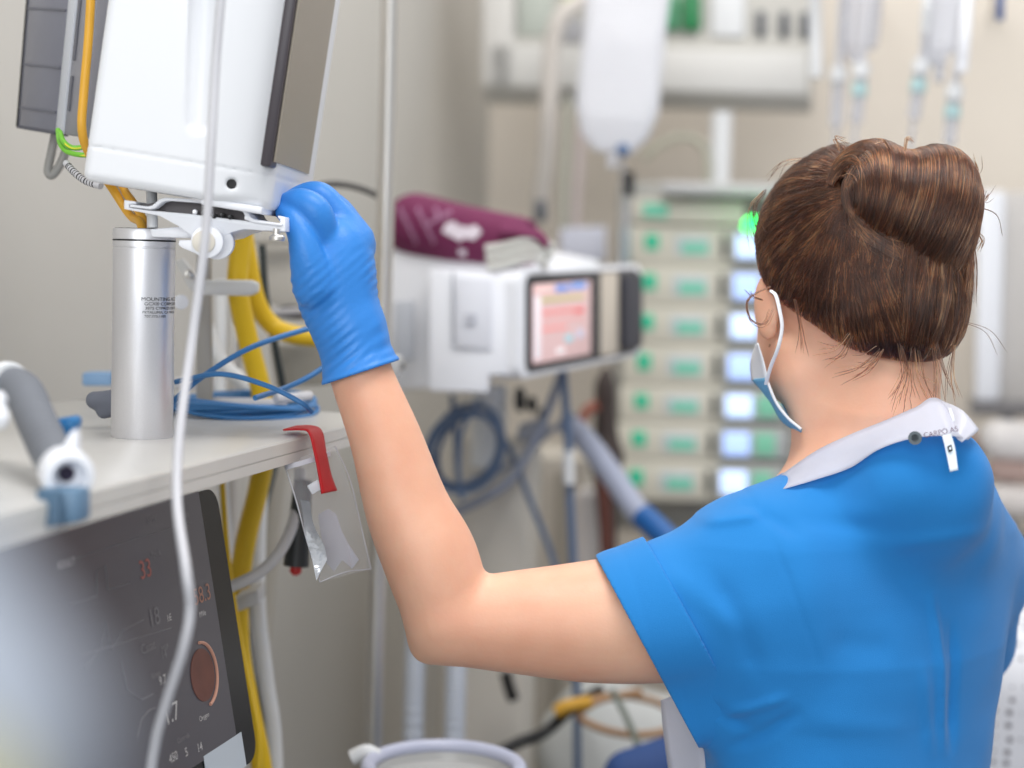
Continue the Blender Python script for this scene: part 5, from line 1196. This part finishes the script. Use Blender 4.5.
# ------------------------------------------------------------------ medical supply unit on the wall
su = thing('supply_unit', 'wide pale grey bedhead supply unit with sockets high on the wall', 'panel', tuple(P(650, 100, 3.3)))
SQ = Quad(P(484, -70, 3.28), P(812, -66, 3.18), P(812, 110, 3.18), P(484, 100, 3.28))
def sprof(name, s0, s1, m, par, b0=0.0, b1=1.0):
    # cross-section: flat face, then a rounded lower lip
    pr = [(0.0, 0), (.60, 0), (.64, .012), (.86, .014), (.95, .008), (1.0, -.012), (1.0, -.05), (0, -.05)]
    A = [SQ.at(s0, b, o) for b, o in pr]; B = [SQ.at(s1, b, o) for b, o in pr]
    return prism(name, A, B[0]-A[0], m, par, .006, 3)
sb_ = sprof('unit_body', 0, 1, mat('unit_grey', (186, 184, 178), .5, noise=.02), su)
SQ.slab('lower_rail', .02, .985, .68, .93, .012, .012, mat('unit_light', (204, 203, 200), .45), su, .006)
SQ.slab('end_panel', .0, .10, .05, .93, .004, .02, mat('unit_pale', (206, 204, 200), .5), su, .006)
SQ.slab('screen_panel', .11, .22, .3, .62, .002, .01, mat('unit_greenish', (176, 182, 174), .5), su, .003)
SQ.slab('white_panel', .70, .80, .02, .60, .002, .01, M_white2, su, .003)
for s0, s1, cl_ in ((.545, .60, (38, 140, 92)), (.61, .67, (10, 120, 66))): SQ.slab('green_socket', s0, s1, .36, .57, .004, .016, mat('socket_green_%d' % cl_[0], cl_, .45), su, .004)
for s0 in (.835, .905, .968): SQ.slab('dark_socket', s0, s0+.026, .45, .60, .002, .012, M_dgrey, su, .004)
SQ.slab('yellow_label', .25, .29, .36, .46, .004, .01, mat('label_lime', (200, 208, 168), .5), su, .002)
SQ.slab('grey_socket', .24, .31, .52, .66, .004, .012, mat('socket_grey', (160, 160, 164), .5), su, .003)
prism('dark_bracket', [P(560, 92, 3.2), P(588, 92, 3.2), P(588, 106, 3.2), P(560, 104, 3.2)], np.array([0, .03, 0]), mat('bracket_midgrey', (128, 126, 122), .5), su, .003)  # bracket block in an even mid grey
cable('supply_hose', 'thick beige hose arching from the supply unit down the wall', [(600, -20, 3.1), (580, 2, 3.08), (560, 18, 3.06), (552, 50, 3.06), (549, 110, 3.06), (546, 160, 3.08), (541, 200, 3.1), (541, 222, 3.1)], 9, mat('hose_beige', (196, 190, 184), .55), 'hose')
tag(prism('hose_plug', [P(535, 200, 3.04), P(546, 200, 3.04), P(547, 218, 3.04), P(540, 224, 3.04), P(534, 216, 3.04)], np.array([0, .02, 0]), M_dgrey, None, .003), 'dark plug at the end of the beige supply hose', 'plug')
cable('wall_tube', 'thin grey green tube hanging under the supply unit beside the beige hose', [(568, 98, 3.15), (566, 150, 3.15), (564, 200, 3.15), (565, 250, 3.15)], 5, mat('tube_greygreen', (182, 182, 170), .5), 'tube')
cable('wall_tube', 'thin rose grey tube hanging under the supply unit next to the drip bag', [(582, 98, 3.15), (580, 150, 3.15), (576, 210, 3.15), (576, 250, 3.15)], 5, mat('tube_rose', (196, 184, 182), .5), 'tube')
cable('wall_tube', 'grey tube arching under the supply unit between drip bag and pole', [(644, 158, 3.1), (660, 145, 3.1), (680, 137, 3.1), (700, 142, 3.1), (708, 160, 3.1), (706, 195, 3.1)], 3.5, mat('tube_sage', (168, 168, 152), .5), 'tube')

# ------------------------------------------------------------------ drip bags hanging from a bar above
def bag(u0, u1, v0, v1, d, lean=0.0, th=.018):
    def f(p):
        w = (u1-u0)/2
        a, b = P((u0+u1)/2-lean*(v1-v0)*.5+lean*0, v0, d), P((u0+u1)/2-lean*(v1-v0), v1, d)
        a = P((u0+u1)/2, v0, d)
        ax = nrm(b-a); X = nrm(np.cross(ax, nrm(CO-a))); Y = np.cross(ax, X)
        c = (a+b)/2; L = np.linalg.norm(b-a)
        q = np.stack([(p-c)@X, (p-c)@Y, (p-c)@ax], 1)
        hw = R(w, d)*np.interp(q[:, 2]/L, [-.5, .30, .42, .5], [1, .98, .8, .45])
        k0 = np.maximum(np.abs(q[:, 0])-hw*.75, 0)/ (hw*.25+1e-6)
        g = np.sqrt(k0**2+(q[:, 1]/(th*np.interp(q[:, 2]/L, [-.5, .0, .35, .5], [.5, 1, 1, .5])))**2)-1
        g = g*th*.6
        return np.maximum(g, np.abs(q[:, 2])-L/2)+.0008*wob(p, 50, 5)
    lo = np.minimum(P(u0-80, v1, d), P(u0-80, v0, d))-.04; hi = np.maximum(P(u1+30, v0, d), P(u1+30, v1, d))+.04
    return f, tuple(np.array([lo[0], P(u0, v0, d)[1]-.06, lo[2]])), tuple(np.array([hi[0], P(u0, v0, d)[1]+.06, hi[2]]))
def dripbag(name, label, u0, u1, v0, v1, d, lean, m, mark=True, grp=None):
    t = thing(name, label, 'bag', tuple(P((u0+u1)/2-lean*(v1-v0), v1, d)), grp)
    f, lo, hi = bag(u0, u1, v0, v1, d, lean)
    sdf_mesh('bag_body', f, lo, hi, .004, m, t)
    ub = (u0+u1)/2-lean*(v1-v0)
    tube('port', [P(ub, v1-4, d), P(ub-1, v1+16, d)], R(5, d), M_wcable, t, seg=12)
    return t, ub
t, ub = dripbag('drip_bag', 'large full white drip bag hanging in front of the supply unit', 592, 676, -60, 152, 2.75, .10, M_ivbag)
tag(lathe('bag_stopper', [(R(5, 2.72), 0), (R(7, 2.72), .004), (R(5, 2.72), .012)], P(623, 150, 2.72), CO-P(623, 150, 2.72), mat('stopper_blue', (84, 110, 150), .5), t, 18))
prism('hanger', [P(640, -80, 2.75), P(656, -80, 2.75), P(655, -56, 2.75), P(641, -56, 2.75)], np.array([0, .005, 0]), M_white2, t)
tag(tube('roller_clamp', [P(629, 172, 2.75), P(629, 196, 2.75)], R(5.5, 2.75), M_black, None, seg=12), 'small black roller clamp below the large drip bag', 'clamp')
cable('drip_line', 'clear drip line running down from the large drip bag', [(622, 160, 2.75), (624, 185, 2.76), (626, 215, 2.78), (622, 260, 2.8), (620, 300, 2.8)], 2.4, M_ivclear, 'tube')
bar = thing('drip_rail', 'steel hanging rail above the frame carrying the drip bags', 'rail', tuple(P(860, -82, 2.6)))
tube('rail_bar', [P(560, -82, 2.77), P(800, -82, 2.66), P(1100, -82, 2.5)], .008, M_steel, bar)
for u_, d_ in ((850, 2.633), (1010, 2.551)):
    q_ = P(u_, -82, d_); cyl('rail_arm', q_, q_+E1*((CORNER-q_)@E1), .008, M_steel, bar, 16)
for nm, lb, u0, u1, v0, v1, d, lean, m in (('drip_bag', 'clear drip bag hanging above the hair bun, closest to the supply unit', 850, 888, -60, 62, 2.62, .09, M_ivclear),
                                           ('drip_bag', 'pale lilac drip bag above the hair bun, farthest from the supply unit', 930, 975, -60, 66, 2.56, .10, M_ivbag)):
    dripbag(nm, lb, u0, u1, v0, v1, d, lean, m)
def chamber(lb, u, v, d, lean, teal=True, L=95):
    t = thing('drip_chamber', lb, 'drip chamber', tuple(P(u-lean*L, v+L, d)))
    pp = lambda k, o=0: P(u-lean*k, v+k, d)
    uu = u+lean*(v+82); dr = 2.66-(uu-800)*.000533
    tube('spike', [P(uu, -86, dr), pp(-40), pp(0)], R(4, d), M_wcable, t, seg=10)
    tube('chamber_cap', [pp(0), pp(14)], R(8.5, d), M_white2, t, seg=16)
    if teal: tube('chamber_ring', [pp(20), pp(32)], R(8, d), mat('ring_teal', (172, 204, 206), .4), t, seg=16)
    tube('chamber_tube', [pp(14), pp(58)], R(6.5, d), M_ivclear, t, seg=16)
    tube('line', [pp(58), pp(L), pp(L+60)], R(2.4, d), M_ivclear, t, seg=8)
    return t
chamber('drip chamber with a teal ring, closest to the supply unit above the hair', 862, 64, 2.6, .10)
chamber('clear drip chamber without a ring just beside the supply unit', 839, 68, 2.65, .05, False)
chamber('drip chamber with pale cap above the middle of the bun', 922, 60, 2.55, .14)
chamber('drip chamber farthest from the supply unit, above the edge of the bun', 955, 86, 2.53, .10)
tag(tube('white_tube_bar', [P(812, -86, 2.655), P(815, 10, 2.7), P(816, 78, 2.7)], R(6.5, 2.7), M_white2, None), 'straight white rigid tube hanging at the end of the supply unit', 'tube')
tag(tube('white_tube_bar', [P(932, -86, 2.592), P(928, -10, 2.5), P(925, 32, 2.5)], R(5, 2.5), M_white2, None), 'short white rigid tube hanging above the bun', 'tube')
tag(tube('white_tube_bar', [P(972, -86, 2.57), P(966, 20, 2.5), P(962, 72, 2.5)], R(5.5, 2.5), M_white, None), 'white rigid tube on the edge of the lilac drip bag', 'tube')
tag(tube('blue_tube_bar', [P(1005, -86, 2.552), P(1001, -10, 2.5), P(1000, 20, 2.5)], R(4, 2.5), mat('tube_navy', (86, 104, 150), .5), None), 'short dark blue tube hanging above the white wall panel', 'tube')
tag(tube('brown_tube', [P(848, -86, 2.635), P(843, 10, 2.7), P(840, 66, 2.7)], R(4.5, 2.7), mat('tube_taupe', (176, 166, 158), .5), None), 'taupe tube hanging beside the supply unit', 'tube')

# ------------------------------------------------------------------ right side
wp = thing('wall_cabinet', 'tall grey wall cabinet with a white edge post behind the bun', 'cabinet', tuple(P(1010, 420, 3.0)))
prism('cabinet_face', [P(996, 192, 3.02), P(1130, 190, 3.0), P(1130, 410, 3.0), P(990, 410, 3.02)], E1*.2, mat('cabinet_face_grey', (198, 194, 190), .5), wp, .006)
prism('white_post', [P(978, 192, 2.98), P(1006, 190, 2.98), P(1000, 402, 2.98), P(974, 402, 2.98)], E1*.06, M_white, wp, .01)
sh_ = thing('side_shelf', 'dark grey shelf carrying clutter behind the shoulder', 'shelf', tuple(P(1010, 410, 2.9)))
prism('shelf_board', [P(970, 404, 2.95), P(1130, 404, 2.9), P(1130, 416, 2.9), P(970, 416, 2.95)], E1*.2, mat('shelf_dark', (112, 110, 112), .5), sh_, .004)
prism('shelf_leg', [P(1000, 416, 2.94), P(1016, 416, 2.94), P(1016, 560, 2.94), P(1000, 560, 2.94)], E1*.05, mat('shelf_dark', (112, 110, 112)), sh_, .004)
def blob(name, label, cat, a, b, ra, rb, d, col, seed=1):
    m = mat('blob_'+name+str(seed), col, .6, noise=.15, nscale=25)
    A, B = P(*a, d), P(*b, d)
    o = sdf_mesh(name, lambda p: cap(p, A, B, R(ra, d), R(rb, d))+.003*wob(p, 40, seed), tuple(np.minimum(A, B)-R(max(ra, rb), d)-.02), tuple(np.maximum(A, B)+R(max(ra, rb), d)+.02), .004, m)
    return tag(o, label, cat)
blob('white_parcel', 'white wrapped parcel under the dark shelf beside the shoulder', 'parcel', (1000, 440), (1060, 442), 20, 20, 2.85, (214, 210, 208), 1)
blob('beige_parcel', 'dusty rose parcel under the white parcel beside the shoulder', 'parcel', (998, 470), (1040, 472), 12, 12, 2.85, (170, 146, 138), 2)
blob('white_roll', 'pale paper roll below the parcels beside the shoulder', 'roll', (1000, 500), (1050, 505), 18, 18, 2.85, (206, 200, 196), 3)
blob('dark_pouch', 'dark grey pouch behind the scrub shoulder under the shelf', 'pouch', (972, 470), (985, 500), 11, 12, 2.9, (132, 122, 118), 4)
blob('grey_pouch', 'grey pouch low behind the shoulder beside the bed', 'pouch', (1008, 545), (1030, 556), 16, 18, 3.0, (140, 134, 130), 5)
blob('reddish_pouch', 'small russet pouch under the collar fold behind the shoulder', 'pouch', (968, 440), (978, 452), 10, 10, 2.9, (150, 122, 112), 6)
# bed with dotted sheet
bed = thing('bed', 'hospital bed with a white sheet patterned with small dark dots', 'bed', tuple(P(1080, 800, 2.1)*np.array([1, 1, 0])))
def dotted():
    m = mat('dotted_sheet', (226, 228, 234), .8, bump=.2, bscale=60); nt = m.node_tree; b = nt.nodes['Principled BSDF']
    tc = nt.nodes.new('ShaderNodeTexCoord'); v = nt.nodes.new('ShaderNodeTexVoronoi'); v.inputs['Scale'].default_value = 62; v.inputs['Randomness'].default_value = .25
    nt.links.new(tc.outputs['Object'], v.inputs['Vector'])
    r = nt.nodes.new('ShaderNodeValToRGB'); r.color_ramp.elements[0].position = .20; r.color_ramp.elements[0].color = (*lin((96, 92, 100)), 1)
    r.color_ramp.elements[1].position = .26; r.color_ramp.elements[1].color = (*lin((226, 228, 234)), 1)
    nt.links.new(v.outputs['Distance'], r.inputs[0]); nt.links.new(r.outputs[0], b.inputs['Base Color']); return m
Bc = P(1110, 700, 2.15)
bax = (nrm(np.array([.25, .97, 0])), nrm(np.array([-.97, .25, 0])), UP)
c_ = np.array([Bc[0]+.70, Bc[1]+.12, 0])
zb = P(1010, 640, 2.1)[2]
def sheet(p):
    f = rbox(p, np.array([c_[0], c_[1], zb-.18]), (.36, .95, .18), .08, bax)
    f = smin(f, cap(p, np.array([c_[0]-.75, c_[1]+.05, zb-.02]), np.array([c_[0]+.4, c_[1]+.0, zb+.03]), .10, .12), .08)
    return f+.006*wob(p, 14, 3)
sdf_mesh('sheet', sheet, (c_[0]-1.2, c_[1]-.8, zb-.45), (c_[0]+1.2, c_[1]+.8, zb+.25), .012, dotted(), bed)
box('bed_frame', np.array([c_[0], c_[1], zb-.42]), (.66, 1.85, .08), M_grey, bed, .01, bax)
for i in (-1, 1):
    for j in (-1, 1):
        q_ = c_+bax[0]*.28*i+bax[1]*.8*j; cyl('leg', np.array([q_[0], q_[1], 0]), np.array([q_[0], q_[1], zb-.44]), .025, M_steel, bed, 16)
# ------------------------------------------------------------------ camera, light
cd_ = bpy.data.cameras.new('camera'); cam = bpy.data.objects.new('camera', cd_); C.objects.link(cam)
cam.matrix_world = CAM; cd_.sensor_width = 36; cd_.lens = 36*F/1024; cd_.clip_start = .02
cd_.dof.use_dof = True; cd_.dof.focus_distance = 1.45; cd_.dof.aperture_fstop = cd_.lens/1000/.025
sc.camera = cam
w = bpy.data.worlds.new('world'); sc.world = w; w.use_nodes = True
bg = w.node_tree.nodes['Background']; bg.inputs[0].default_value = (.93, .96, 1, 1); bg.inputs[1].default_value = .6
def area(name, loc, target, size, power, col, sy=None):
    l = bpy.data.lights.new(name, 'AREA'); l.energy = power; l.color = col; l.size = size
    if sy: l.shape = 'RECTANGLE'; l.size_y = sy
    o = bpy.data.objects.new(name, l); C.objects.link(o); o.location = loc
    o.rotation_euler = (Vector(target)-Vector(loc)).to_track_quat('-Z', 'Y').to_euler(); return o
area('ceiling_light', (.2, 1.0, 2.85), (.2, 1.4, 0), 1.2, 22, (1, .98, .96), .6)
area('ceiling_light', (.5, 2.5, 2.85), (.5, 2.6, 0), 1.6, 15, (1, .97, .93), .8)
area('fill_light', (-.55, -1.2, 2.1), (.0, 1.6, 1.3), 1.6, 30, (.95, .98, 1), 1.4)  # soft fill lamp added behind the camera to brighten the scene
sc.view_settings.view_transform = 'Standard'
sc.view_settings.look = 'None'
sc.cycles.use_denoising = True
